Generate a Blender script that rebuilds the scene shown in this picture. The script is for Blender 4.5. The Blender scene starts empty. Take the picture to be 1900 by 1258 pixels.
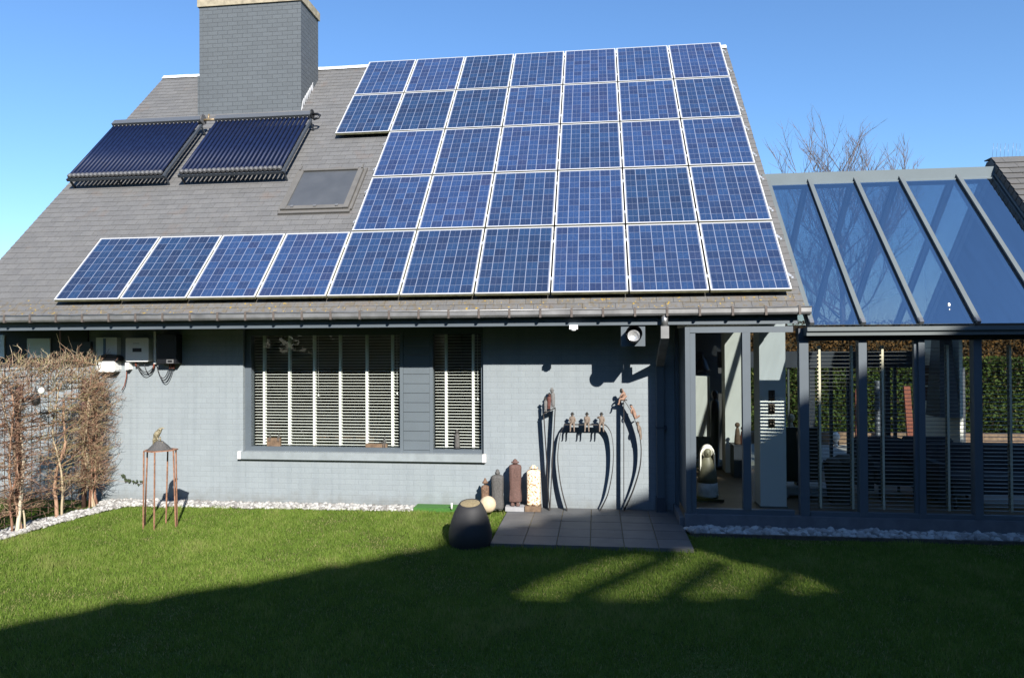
import bpy, math, random
import numpy as np
from mathutils import Vector, Matrix, noise
random.seed(7)
rng = np.random.default_rng(7)
scene = bpy.context.scene
col = scene.collection
PI = math.pi
ORD = ['first', 'second', 'third', 'fourth', 'fifth', 'sixth', 'seventh', 'eighth', 'ninth', 'tenth']

# ------------------------------------------------------------------ camera model
FPX = 1300.37                       # focal length in pixels of a 1900 px wide picture
YAW, PITCH, ROLL = 0.1199, 0.0099, -0.0055
ZO = 3.02                           # lift so that the lawn lies at z = 0
CAM = Vector((7.6638, -9.1133, -0.6929 + ZO))
def cam_axes():
    cy, sy = math.cos(YAW), math.sin(YAW)
    f = Vector((-sy * math.cos(PITCH), cy * math.cos(PITCH), math.sin(PITCH)))
    r = Vector((cy, sy, 0)); u = r.cross(f)
    c, s = math.cos(ROLL), math.sin(ROLL)
    return c * r + s * u, -s * r + c * u, f
AX = cam_axes()
def ray(x, y):
    return AX[0] * ((x - 950) / FPX) - AX[1] * ((y - 629) / FPX) + AX[2]
def W(x, y, Y):                     # point seen at x, y on the vertical plane at depth Y
    d = ray(x, y); return CAM + d * ((Y - CAM.y) / d.y)
def G(x, y, z=0.0):                 # point seen at x, y at height z
    d = ray(x, y); return CAM + d * ((z - CAM.z) / d.z)

# ------------------------------------------------------------------ mesh builder
ORIGIN = {}                          # world origin of things built in world coordinates
class MB:
    def __init__(self):
        self.v = []; self.f = []; self.m = []; self.s = []
    def add(self, vs, fs, mi=0, smooth=False):
        n = len(self.v); self.v += [tuple(p) for p in vs]
        for f in fs:
            self.f.append(tuple(i + n for i in f)); self.m.append(mi); self.s.append(smooth)
        return self
    def box(self, a, b, mi=0):
        x0, y0, z0 = (min(a[i], b[i]) for i in range(3)); x1, y1, z1 = (max(a[i], b[i]) for i in range(3))
        vs = [(x0,y0,z0),(x1,y0,z0),(x1,y1,z0),(x0,y1,z0),(x0,y0,z1),(x1,y0,z1),(x1,y1,z1),(x0,y1,z1)]
        return self.add(vs, [(3,2,1,0),(4,5,6,7),(0,1,5,4),(1,2,6,5),(2,3,7,6),(3,0,4,7)], mi)
    def hexa(self, vs, mi=0):        # eight corners: bottom ring then top ring
        return self.add(vs, [(3,2,1,0),(4,5,6,7),(0,1,5,4),(1,2,6,5),(2,3,7,6),(3,0,4,7)], mi)
    def prism(self, poly, ext, mi=0):  # polygon of 3-D points extruded by a vector
        n = len(poly); e = Vector(ext)
        vs = [Vector(p) for p in poly] + [Vector(p) + e for p in poly]
        fs = [tuple(range(n))[::-1], tuple(range(n, 2 * n))] + [(i, (i + 1) % n, n + (i + 1) % n, n + i) for i in range(n)]
        return self.add(vs, fs, mi)
    def tube(self, pts, r, seg=8, mi=0, smooth=True, caps=True):
        pts = [Vector(p) for p in pts]; n = len(pts)
        rs = r if isinstance(r, (list, tuple)) else [r] * n
        vs = []; up = None
        for i, p in enumerate(pts):
            t = (pts[min(i + 1, n - 1)] - pts[max(i - 1, 0)])
            if t.length < 1e-9: t = Vector((0, 0, 1))
            t.normalize()
            if up is None:
                up = Vector((0, 0, 1)) if abs(t.z) < .9 else Vector((1, 0, 0))
            a = t.cross(up)
            if a.length < 1e-6: a = t.orthogonal()
            a.normalize(); b = a.cross(t); up = b
            for k in range(seg):
                w = 2 * PI * k / seg
                vs.append(p + (a * math.cos(w) + b * math.sin(w)) * rs[i])
        fs = []
        for i in range(n - 1):
            for k in range(seg):
                k2 = (k + 1) % seg
                fs.append((i * seg + k, i * seg + k2, (i + 1) * seg + k2, (i + 1) * seg + k))
        self.add(vs, fs, mi, smooth)
        if caps:
            m = len(self.v) - n * seg
            self.f.append(tuple(m + k for k in range(seg))[::-1]); self.m.append(mi); self.s.append(False)
            self.f.append(tuple(m + (n - 1) * seg + k for k in range(seg))); self.m.append(mi); self.s.append(False)
        return self
    def loft(self, rings, mi=0, smooth=True, caps=True):   # rings: lists of equally many points
        n = len(rings[0]); vs = [p for rg in rings for p in rg]; fs = []
        for i in range(len(rings) - 1):
            for k in range(n):
                k2 = (k + 1) % n
                fs.append((i * n + k, i * n + k2, (i + 1) * n + k2, (i + 1) * n + k))
        self.add(vs, fs, mi, smooth)
        if caps:
            m = len(self.v) - len(vs)
            self.f.append(tuple(m + k for k in range(n))[::-1]); self.m.append(mi); self.s.append(False)
            self.f.append(tuple(m + (len(rings) - 1) * n + k for k in range(n))); self.m.append(mi); self.s.append(False)
        return self
    def lathe(self, c, prof, seg=32, mi=0, sx=1, sy=1, caps=True, jit=0):   # prof: (radius, z)
        rings = []
        for r, z in prof:
            rings.append([Vector((c[0] + r * sx * math.cos(2*PI*k/seg), c[1] + r * sy * math.sin(2*PI*k/seg), c[2] + z)) for k in range(seg)])
        return self.loft(rings, mi, True, caps)
    def ball(self, c, r, seg=16, mi=0, sc=(1, 1, 1)):
        n = max(6, seg // 2)
        prof = [(max(1e-4, math.sin(PI * i / n)), -math.cos(PI * i / n)) for i in range(n + 1)]
        rings = [[Vector((c[0] + r*sc[0]*a*math.cos(2*PI*k/seg), c[1] + r*sc[1]*a*math.sin(2*PI*k/seg), c[2] + r*sc[2]*b)) for k in range(seg)] for a, b in prof]
        return self.loft(rings, mi, True, False)
    def bar(self, a, b, w, d, mi=0, wdir=None):   # rectangular bar between two points; w along wdir, d along the third
        a = Vector(a); b = Vector(b); t = (b - a).normalized()
        s = Vector(wdir) if wdir is not None else t.orthogonal()
        s = (s - t * s.dot(t)).normalized(); q = t.cross(s)
        vs = [p + s * (w/2*i) + q * (d/2*j) for p in (a, b) for i, j in ((-1,-1),(1,-1),(1,1),(-1,1))]
        return self.hexa(vs, mi)
    def build(self, name, mats, parent=None, local=False, xf=None):
        me = bpy.data.meshes.new(name)
        off = Vector((0, 0, 0))
        if parent is not None and not local: off = ORIGIN[parent.name]
        vs = self.v
        if xf is not None: vs = [tuple(xf @ Vector(p)) for p in vs]
        if off.length > 0: vs = [(p[0]-off.x, p[1]-off.y, p[2]-off.z) for p in vs]
        me.from_pydata(vs, [], self.f)
        if not isinstance(mats, (list, tuple)): mats = [mats]
        for m in mats: me.materials.append(m)
        me.polygons.foreach_set('material_index', self.m)
        me.polygons.foreach_set('use_smooth', self.s)
        me.update()
        o = bpy.data.objects.new(name, me); col.objects.link(o)
        if parent is not None: o.parent = parent
        ORIGIN[o.name] = off
        return o

def tag(o, label=None, cat=None, group=None, kind=None):
    if label: o['label'] = label
    if cat: o['category'] = cat
    if group: o['group'] = group
    if kind: o['kind'] = kind
    return o
def thing(name, label, cat, loc=(0, 0, 0), group=None):
    o = bpy.data.objects.new(name, None); col.objects.link(o)
    o.location = loc; o.empty_display_size = .2
    ORIGIN[o.name] = Vector(loc)
    return tag(o, label, cat, group)
def dup(root, loc, label=None, group=None):
    r = root.copy(); col.objects.link(r); r.location = loc
    if label: r['label'] = label
    if group: r['group'] = group
    ORIGIN[r.name] = Vector(loc)
    for ch in list(root.children):
        c = ch.copy(); col.objects.link(c); c.parent = r
        for g in list(ch.children):
            d = g.copy(); col.objects.link(d); d.parent = c
    return r
def bulk(name, verts, faces, mats, smooth=False, attr=None, parent=None):   # large numpy meshes
    me = bpy.data.meshes.new(name)
    nv = len(verts); nf = len(faces); k = faces.shape[1]
    me.vertices.add(nv); me.vertices.foreach_set('co', np.asarray(verts, np.float32).ravel())
    me.loops.add(nf * k); me.loops.foreach_set('vertex_index', np.asarray(faces, np.int32).ravel())
    me.polygons.add(nf); me.polygons.foreach_set('loop_start', np.arange(0, nf * k, k, dtype=np.int32))
    if smooth: me.polygons.foreach_set('use_smooth', np.ones(nf, bool))
    if not isinstance(mats, (list, tuple)): mats = [mats]
    for m in mats: me.materials.append(m)
    if attr is not None:
        a = me.attributes.new('tint', 'FLOAT', 'POINT'); a.data.foreach_set('value', np.asarray(attr, np.float32))
    me.update(calc_edges=True); me.validate()
    o = bpy.data.objects.new(name, me); col.objects.link(o)
    if parent is not None: o.parent = parent
    return o

# ------------------------------------------------------------------ materials
def newmat(name):
    m = bpy.data.materials.new(name); m.use_nodes = True
    nt = m.node_tree; b = nt.nodes['Principled BSDF']
    return m, nt, b
def link(nt, a, b): nt.links.new(a, b)
def nd(nt, typ, **kw):
    n = nt.nodes.new(typ)
    for k, v in kw.items(): setattr(n, k, v)
    return n
def mathn(nt, op, a, b=None, c=None):
    n = nd(nt, 'ShaderNodeMath', operation=op)
    for i, x in enumerate((a, b, c)):
        if x is None: continue
        if isinstance(x, (int, float)): n.inputs[i].default_value = x
        else: link(nt, x, n.inputs[i])
    return n.outputs[0]
def mixc(nt, fac, a, b, mode='MIX'):
    n = nd(nt, 'ShaderNodeMix', data_type='RGBA', blend_type=mode)
    for i, x in ((0, fac), (6, a), (7, b)):
        if isinstance(x, (int, float)): n.inputs[i].default_value = x
        elif isinstance(x, tuple): n.inputs[i].default_value = (*x, 1) if len(x) == 3 else x
        else: link(nt, x, n.inputs[i])
    return n.outputs[2]
def ramp(nt, fac, stops):
    n = nd(nt, 'ShaderNodeValToRGB'); cr = n.color_ramp
    while len(cr.elements) < len(stops): cr.elements.new(.5)
    for e, (p, c) in zip(cr.elements, stops): e.position = p; e.color = (*c, 1)
    link(nt, fac, n.inputs[0]); return n.outputs[0]
def objco(nt): return nd(nt, 'ShaderNodeTexCoord').outputs['Object']
def noisen(nt, scale, detail=3, vec=None, rough=.55):
    n = nd(nt, 'ShaderNodeTexNoise'); n.inputs['Scale'].default_value = scale; n.inputs['Detail'].default_value = detail
    n.inputs['Roughness'].default_value = rough
    link(nt, vec if vec is not None else objco(nt), n.inputs['Vector']); return n.outputs['Fac']
def bump(nt, b, h, strength=.3, dist=.01):
    n = nd(nt, 'ShaderNodeBump'); n.inputs['Strength'].default_value = strength; n.inputs['Distance'].default_value = dist
    link(nt, h, n.inputs['Height']); link(nt, n.outputs[0], b.inputs['Normal'])
KB = .70
def plain(name, c, rough=.6, var=.15, scale=6., metal=0., spec=.5, bmp=0., c2=None, bscale=60):
    if max(c) < .5: c = tuple(x * KB for x in c); c2 = tuple(x * KB for x in c2) if c2 else None
    m, nt, b = newmat(name)
    f = noisen(nt, scale, 4)
    lo = tuple(x * (1 - var) for x in c); hi = c2 if c2 else tuple(min(1, x * (1 + var)) for x in c)
    link(nt, ramp(nt, f, [(.3, lo), (.7, hi)]), b.inputs['Base Color'])
    b.inputs['Roughness'].default_value = rough; b.inputs['Metallic'].default_value = metal
    b.inputs['Specular IOR Level'].default_value = spec
    if bmp: bump(nt, b, noisen(nt, bscale, 3), bmp, .01)
    return m

def brickmat(name, c, mortar, bw, bh, var=.08, ms=.007, axis='xz', bstr=.5, spots=None, dirt=0):
    m, nt, b = newmat(name)
    co = objco(nt); sep = nd(nt, 'ShaderNodeSeparateXYZ'); link(nt, co, sep.inputs[0])
    com = nd(nt, 'ShaderNodeCombineXYZ')
    geo = nd(nt, 'ShaderNodeNewGeometry'); sn = nd(nt, 'ShaderNodeSeparateXYZ'); link(nt, geo.outputs['Normal'], sn.inputs[0])
    # faces that look along x take y as their horizontal direction
    side = mathn(nt, 'GREATER_THAN', mathn(nt, 'ABSOLUTE', sn.outputs[0]), .7)
    hx = mathn(nt, 'ADD', mathn(nt, 'MULTIPLY', sep.outputs[0], mathn(nt, 'SUBTRACT', 1, side)), mathn(nt, 'MULTIPLY', sep.outputs[1], side))
    link(nt, hx, com.inputs[0]); link(nt, sep.outputs[2], com.inputs[1])
    br = nd(nt, 'ShaderNodeTexBrick'); link(nt, com.outputs[0], br.inputs['Vector'])
    br.inputs['Scale'].default_value = 1; br.inputs['Brick Width'].default_value = bw; br.inputs['Row Height'].default_value = bh
    br.inputs['Mortar Size'].default_value = ms; br.inputs['Mortar Smooth'].default_value = .4; br.inputs['Bias'].default_value = 0
    br.inputs['Color1'].default_value = (*[x * (1 - var) for x in c], 1); br.inputs['Color2'].default_value = (*[x * (1 + var) for x in c], 1)
    br.inputs['Mortar'].default_value = (*mortar, 1)
    big = noisen(nt, .8, 4, co)
    cc = mixc(nt, .5, br.outputs['Color'], ramp(nt, big, [(.3, (.86, .86, .86)), (.7, (1.08, 1.08, 1.08))]), 'MULTIPLY')
    fine = noisen(nt, 45, 3, co)
    cc = mixc(nt, .35, cc, ramp(nt, fine, [(.3, (.85, .85, .85)), (.7, (1.12, 1.12, 1.12))]), 'MULTIPLY')
    if spots:
        sp = noisen(nt, 9, 2, co); cc = mixc(nt, ramp(nt, sp, [(.74, (0, 0, 0)), (.78, (1, 1, 1))]), cc, spots)
    if dirt:                           # splash marks of earth near the ground and a few run marks
        dn = noisen(nt, 7, 4, co); lowz = nd(nt, 'ShaderNodeClamp'); link(nt, mathn(nt, 'DIVIDE', mathn(nt, 'SUBTRACT', mathn(nt, 'MULTIPLY', dn, dirt * 2.6), sep.outputs[2]), .22), lowz.inputs[0]); lowz = lowz.outputs[0]
        cc = mixc(nt, mathn(nt, 'MULTIPLY', lowz, .42), cc, (.12, .115, .095))
        mp = nd(nt, 'ShaderNodeMapping'); mp.inputs['Scale'].default_value = (9, 9, .5); link(nt, co, mp.inputs[0])
        run = noisen(nt, 1.2, 3, mp.outputs[0]); cc = mixc(nt, .55, cc, ramp(nt, run, [(.34, (.88, .89, .90)), (.5, (1, 1, 1)), (.7, (1.04, 1.04, 1.03))]), 'MULTIPLY')
    link(nt, cc, b.inputs['Base Color']); b.inputs['Roughness'].default_value = .75; b.inputs['Specular IOR Level'].default_value = .25
    h = mathn(nt, 'ADD', mathn(nt, 'MULTIPLY', br.outputs['Fac'], -1), mathn(nt, 'MULTIPLY', fine, .5))
    bump(nt, b, h, bstr, .006)
    return m

M = {}
M['brick'] = brickmat('painted_brick', (.236, .266, .285), (.221, .249, .267), .205, .0785, .03, .006, bstr=.34, dirt=.16)
M['chimney'] = brickmat('grey_brick', (.096, .107, .116), (.066, .073, .080), .205, .083, .05, .007, spots=(.15, .155, .16))
M['anthra'] = plain('grey_paint', (.125, .152, .178), .45, .06, 3)
M['anthra_dark'] = plain('dark_grey_paint', (.06, .072, .09), .5, .08, 3)
M['roofmetal'] = plain('grey_aluminium', (.175, .20, .205), .4, .06, 3, 0, .5)
M['soffit'] = plain('dark_soffit', (.05, .06, .075), .7, .1, 5)
M['zinc'] = plain('zinc', (.36, .36, .36), .42, .25, 4, .7, .5)
M['zincdull'] = plain('weathered_zinc', (.30, .30, .30), .5, .25, 5, .5)
M['lead'] = plain('pale_ridge', (.55, .55, .55), .6, .25, 14)
M['cap'] = plain('chimney_cap', (.42, .36, .25), .8, .3, 10)
M['white'] = plain('white_paint', (.80, .80, .78), .5, .04, 4)
M['cream'] = plain('cream_plaster', (.80, .80, .71), .8, .04, 3)
M['whiteplastic'] = plain('white_plastic', (.74, .75, .74), .4, .04, 3)
M['greyplastic'] = plain('grey_plastic', (.36, .40, .43), .5, .06, 3)
M['black'] = plain('black_plastic', (.012, .013, .016), .4, .2, 5)
M['rust'] = plain('rust', (.36, .185, .115), .85, .35, 25, 0, .3)
M['slat'] = plain('white_slat', (.82, .82, .78), .45, .03, 5)
M['greyslat'] = plain('grey_slat', (.17, .175, .175), .45, .05, 5)
M['tapecream'] = plain('cream_tape', (.62, .55, .42), .8, .05, 30)
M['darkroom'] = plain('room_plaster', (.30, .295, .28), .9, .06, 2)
M['roomfloor'] = plain('interior_tiles', (.20, .145, .095), .55, .2, 3)
M['timber'] = plain('old_timber', (.20, .13, .08), .85, .35, 18)
M['iron'] = plain('dark_iron', (.06, .05, .045), .6, .3, 20, .3)
M['bronze'] = plain('bronze', (.10, .075, .055), .5, .4, 30, .3)
M['figdark'] = plain('grey_ceramic', (.115, .11, .105), .75, .4, 70, bmp=.6, bscale=120)
M['figred'] = plain('red_ceramic', (.155, .085, .07), .75, .35, 60, bmp=.5, bscale=110)
M['figbrown'] = plain('brown_ceramic', (.20, .115, .07), .7, .55, 45, bmp=.5, bscale=90)
M['figgrey'] = plain('grey_clay', (.20, .195, .19), .8, .25, 80)
M['figtan'] = plain('tan_clay', (.38, .23, .165), .75, .25, 80)
M['figpale'] = plain('pale_clay', (.24, .185, .145), .8, .3, 80)
M['figmaroon'] = plain('maroon_clay', (.14, .05, .04), .8, .3, 60)
M['figblack'] = plain('black_clay', (.02, .018, .016), .7, .3, 60)
M['pot'] = plain('charcoal_pot', (.042, .041, .042), .62, .12, 5, 0, .35)
M['sand'] = plain('pot_sand', (.34, .27, .15), .95, .2, 40, bmp=.4, bscale=90)
M['stoneball'] = plain('cream_stone', (.52, .41, .28), .9, .12, 25, bmp=.3, bscale=80)
M['plinth'] = plain('pale_plinth', (.42, .42, .43), .8, .1, 15)
M['rubber'] = plain('tube_cap_rubber', (.13, .13, .135), .55, .25, 30)
M['manifold'] = plain('manifold_casing', (.12, .13, .145), .4, .05, 4)
M['railalu'] = plain('aluminium_rail', (.62, .63, .63), .35, .08, 5, .6)
M['brass'] = plain('brass_fitting', (.35, .26, .15), .5, .3, 20, .4)
M['frameside'] = plain('panel_edge', (.30, .29, .17), .7, .35, 12)
M['panelwhite'] = plain('panel_frame', (.52, .52, .52), .4, .02, 5)
M['backsheet'] = plain('panel_back', (.03, .03, .03), .8, .1, 5)
M['copper'] = plain('red_board', (.22, .06, .032), .8, .25, 14)
M['fabric'] = plain('dark_fabric', (.018, .022, .03), .95, .25, 12)
M['basket'] = plain('dark_wicker', (.03, .026, .022), .9, .4, 40)
M['cushion'] = plain('grey_cushion', (.16, .15, .14), .95, .2, 10)
M['pillar'] = plain('pillar_paint', (.74, .77, .75), .8, .03, 2)
M['paving'] = plain('garden_paving', (.42, .41, .38), .9, .15, 4)
M['sill'] = plain('painted_sill', (.315, .355, .375), .7, .1, 8)
M['sillend'] = plain('pale_sill_end', (.70, .68, .65), .7, .08, 8)
M['plank'] = plain('edging_board', (.10, .085, .07), .95, .3, 12)
M['concrete'] = plain('grey_kerb', (.17, .18, .20), .85, .15, 7)
M['astroturf'] = plain('artificial_turf', (.06, .19, .03), .95, .25, 60)
M['veil'] = plain('white_glaze', (.80, .77, .70), .5, .05, 10)
M['skirt'] = plain('olive_glaze', (.20, .19, .13), .55, .2, 12)
M['paleglaze'] = plain('blue_white_glaze', (.48, .52, .53), .5, .25, 9)
M['nest'] = plain('dark_feeder', (.03, .028, .025), .6, .3, 15)
M['ivy'] = plain('ivy_leaf', (.05, .07, .03), .6, .4, 40)
M['blockerwall'] = plain('blocker_brick', (.16, .10, .075), .9, .2, 2)

def slatemat(name, base, lichen=True):
    m, nt, b = newmat(name)
    geo = nd(nt, 'ShaderNodeNewGeometry'); co = objco(nt)
    c = ramp(nt, geo.outputs['Random Per Island'], [(0, tuple(x * .93 for x in base)), (.5, base), (1, tuple(x * 1.06 for x in base))])
    n1 = noisen(nt, 5, 4, co); c = mixc(nt, .5, c, ramp(nt, n1, [(.3, (.84, .84, .86)), (.7, (1.1, 1.08, 1.05))]), 'MULTIPLY')
    n2 = noisen(nt, 40, 3, co); c = mixc(nt, .5, c, ramp(nt, n2, [(.3, (.8, .8, .8)), (.7, (1.15, 1.15, 1.15))]), 'MULTIPLY')
    rs = noisen(nt, 2.3, 2, co); c = mixc(nt, mathn(nt, 'MULTIPLY', ramp(nt, rs, [(.62, (0,)*3), (.75, (1,)*3)]), .35), c, (.15, .105, .08))
    if lichen:                         # yellow lichen grows on the lowest courses only
        sep = nd(nt, 'ShaderNodeSeparateXYZ'); link(nt, co, sep.inputs[0])
        low = mathn(nt, 'LESS_THAN', sep.outputs[1], -.62)
        br = noisen(nt, 14, 3, co); yl = noisen(nt, 20, 2, co)
        c = mixc(nt, mathn(nt, 'MULTIPLY', low, ramp(nt, br, [(.48, (0,)*3), (.62, (.55,)*3)])), c, (.12, .092, .05))
        c = mixc(nt, mathn(nt, 'MULTIPLY', low, ramp(nt, yl, [(.655, (0,)*3), (.70, (.9,)*3)])), c, (.34, .22, .025))
    link(nt, c, b.inputs['Base Color']); b.inputs['Roughness'].default_value = .72; b.inputs['Specular IOR Level'].default_value = .3
    bump(nt, b, n2, .25, .004)
    return m
M['slate'] = slatemat('roof_slate', (.125, .1235, .122))
M['slatewall'] = slatemat('parapet_slate', (.10, .098, .095), False)

def cellmat():
    m, nt, b = newmat('polycrystalline_cells')
    co = objco(nt); sep = nd(nt, 'ShaderNodeSeparateXYZ'); link(nt, co, sep.inputs[0])
    px, py = (.99 - .052) / 6, (1.3975 - .05) / 9
    cx = mathn(nt, 'DIVIDE', mathn(nt, 'SUBTRACT', sep.outputs[0], .026), px)
    cy = mathn(nt, 'DIVIDE', mathn(nt, 'SUBTRACT', sep.outputs[1], .025), py)
    fx, fy = mathn(nt, 'FRACT', cx), mathn(nt, 'FRACT', cy)
    def edge(f, w): return mathn(nt, 'GREATER_THAN', mathn(nt, 'ABSOLUTE', mathn(nt, 'SUBTRACT', f, .5)), .5 - w)
    grid = mathn(nt, 'MAXIMUM', edge(fx, .030), mathn(nt, 'MULTIPLY', edge(fy, .024), .62))
    oi = nd(nt, 'ShaderNodeObjectInfo')
    com = nd(nt, 'ShaderNodeCombineXYZ'); link(nt, mathn(nt, 'FLOOR', cx), com.inputs[0]); link(nt, mathn(nt, 'FLOOR', cy), com.inputs[1])
    link(nt, mathn(nt, 'MULTIPLY', oi.outputs['Random'], 91.7), com.inputs[2])
    wn = nd(nt, 'ShaderNodeTexWhiteNoise', noise_dimensions='3D'); link(nt, com.outputs[0], wn.inputs['Vector'])
    cell = ramp(nt, wn.outputs['Value'], [(0, (.022, .036, .086)), (.45, (.023, .047, .115)), (.8, (.025, .055, .137)), (1, (.027, .040, .092))])
    pan = ramp(nt, oi.outputs['Random'], [(0, (.78, .80, .74)), (.5, (1, 1, 1)), (1, (1.10, 1.02, 1.06))])
    c = mixc(nt, 1., cell, pan, 'MULTIPLY')
    ad = nd(nt, 'ShaderNodeVectorMath', operation='ADD'); link(nt, co, ad.inputs[0])
    cr = nd(nt, 'ShaderNodeCombineXYZ'); link(nt, mathn(nt, 'MULTIPLY', oi.outputs['Random'], 37.), cr.inputs[0]); link(nt, cr.outputs[0], ad.inputs[1])
    vo = nd(nt, 'ShaderNodeTexVoronoi'); vo.inputs['Scale'].default_value = 55; link(nt, ad.outputs[0], vo.inputs['Vector'])
    vs = nd(nt, 'ShaderNodeSeparateColor'); link(nt, vo.outputs['Color'], vs.inputs[0])
    c = mixc(nt, .7, c, ramp(nt, vs.outputs[0], [(0, (.72, .74, .8)), (1, (1.28, 1.24, 1.18))]), 'MULTIPLY')
    bus = edge(mathn(nt, 'FRACT', mathn(nt, 'MULTIPLY', fx, 2.)), .06)
    c = mixc(nt, mathn(nt, 'MULTIPLY', bus, .30), c, (.11, .125, .17))
    c = mixc(nt, mathn(nt, 'MULTIPLY', grid, .85), c, (.215, .24, .31))
    link(nt, c, b.inputs['Base Color']); b.inputs['Roughness'].default_value = .16; b.inputs['Specular IOR Level'].default_value = .35
    return m
M['cells'] = cellmat()

def glassmat(name, trans, refl, tint=(1, 1, 1), rough=0.0):
    m = bpy.data.materials.new(name); m.use_nodes = True; nt = m.node_tree; nt.nodes.clear()
    out = nd(nt, 'ShaderNodeOutputMaterial'); tr = nd(nt, 'ShaderNodeBsdfTransparent'); gl = nd(nt, 'ShaderNodeBsdfGlossy')
    tr.inputs[0].default_value = (*trans, 1); gl.inputs[0].default_value = (*tint, 1); gl.inputs['Roughness'].default_value = rough
    lw = nd(nt, 'ShaderNodeLayerWeight'); lw.inputs[0].default_value = .5      # Schlick: the same from both sides of the pane
    f0 = max(.045, refl); fac = mathn(nt, 'ADD', mathn(nt, 'MULTIPLY', mathn(nt, 'POWER', lw.outputs['Facing'], 5), 1 - f0), f0)
    bf = nd(nt, 'ShaderNodeNewGeometry'); fac = mathn(nt, 'MULTIPLY', fac, mathn(nt, 'SUBTRACT', 1, bf.outputs['Backfacing']))
    if refl > 0:                        # rain marks: streaks of slightly duller glass down the slope
        mp = nd(nt, 'ShaderNodeMapping'); mp.inputs['Scale'].default_value = (14, 1.2, 1.2); link(nt, objco(nt), mp.inputs[0])
        fac = mathn(nt, 'MULTIPLY', fac, mathn(nt, 'ADD', .88, mathn(nt, 'MULTIPLY', noisen(nt, 1.3, 4, mp.outputs[0]), .24)))
    mx = nd(nt, 'ShaderNodeMixShader'); link(nt, fac, mx.inputs[0]); link(nt, tr.outputs[0], mx.inputs[1]); link(nt, gl.outputs[0], mx.inputs[2])
    link(nt, mx.outputs[0], out.inputs[0]); return m
M['glass'] = glassmat('window_glass', (.955, .97, .96), 0.)
M['roofglass'] = glassmat('solar_control_glass', (.87, .91, .94), .58, (.95, .985, 1.0))
def tubemat():
    m, nt, b = newmat('vacuum_tube_glass')
    b.inputs['Base Color'].default_value = (.006, .012, .06, 1); b.inputs['Roughness'].default_value = .5
    f = noisen(nt, 12, 2); link(nt, ramp(nt, f, [(.3, (.005, .010, .036)), (.7, (.007, .015, .050))]), b.inputs['Base Color'])
    b.inputs['Specular IOR Level'].default_value = .22
    return m
M['tube'] = tubemat()

def tintmat(name, stops, rough=.7, trans=0., spec=.3):
    m, nt, b = newmat(name)
    at = nd(nt, 'ShaderNodeAttribute'); at.attribute_name = 'tint'
    c = ramp(nt, at.outputs['Fac'], stops); link(nt, c, b.inputs['Base Color'])
    b.inputs['Roughness'].default_value = rough; b.inputs['Specular IOR Level'].default_value = spec
    if trans:
        out = nt.nodes['Material Output']; t = nd(nt, 'ShaderNodeBsdfTranslucent'); link(nt, c, t.inputs[0])
        mx = nd(nt, 'ShaderNodeMixShader'); mx.inputs[0].default_value = trans
        link(nt, b.outputs[0], mx.inputs[1]); link(nt, t.outputs[0], mx.inputs[2]); link(nt, mx.outputs[0], out.inputs[0])
    return m
M['grass'] = tintmat('grass_blades', [(0, (.10, .115, .024)), (.25, (.10, .16, .023)), (.6, (.142, .222, .033)), (.9, (.195, .265, .05)), (1, (.34, .30, .14))], .7, .38, .2)
M['hedgeleaf'] = tintmat('hedge_leaves', [(0, (.012, .021, .005)), (.5, (.035, .060, .011)), (.9, (.068, .092, .018)), (1, (.12, .105, .025))], .7, .2, .15)
M['beechleaf'] = tintmat('dead_beech_leaves', [(0, (.04, .026, .012)), (.6, (.10, .055, .02)), (1, (.16, .095, .04))], 1., .2, 0.)
TW = [(0, (.09, .05, .036)), (.22, (.27, .145, .095)), (.42, (.37, .25, .165)), (.58, (.35, .29, .19)), (.7, (.27, .25, .095)), (.82, (.37, .30, .20)), (1, (.50, .44, .33))]
M['twig'] = tintmat('climber_twigs', TW, .85) #[(0, (0.1105, 0.06375, 0.03825)), (.35, (0.2295, 0.1318, 0.08075)), (.6, (0.255, 0.1785, 0.1105)), (.8, (0.204, 0.17, 0.085)), (1, (0.306, 0.255, 0.17))], .85)
M['bark'] = tintmat('tree_bark', [(0, (0.16, 0.144, 0.136)), (.6, (0.152, 0.12, 0.112)), (1, (0.16, 0.104, 0.096))], .9)
M['pebble'] = tintmat('pale_pebbles', [(0, (.16, .15, .14)), (.4, (.30, .29, .275)), (1, (.46, .45, .43))], .85)

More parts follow.
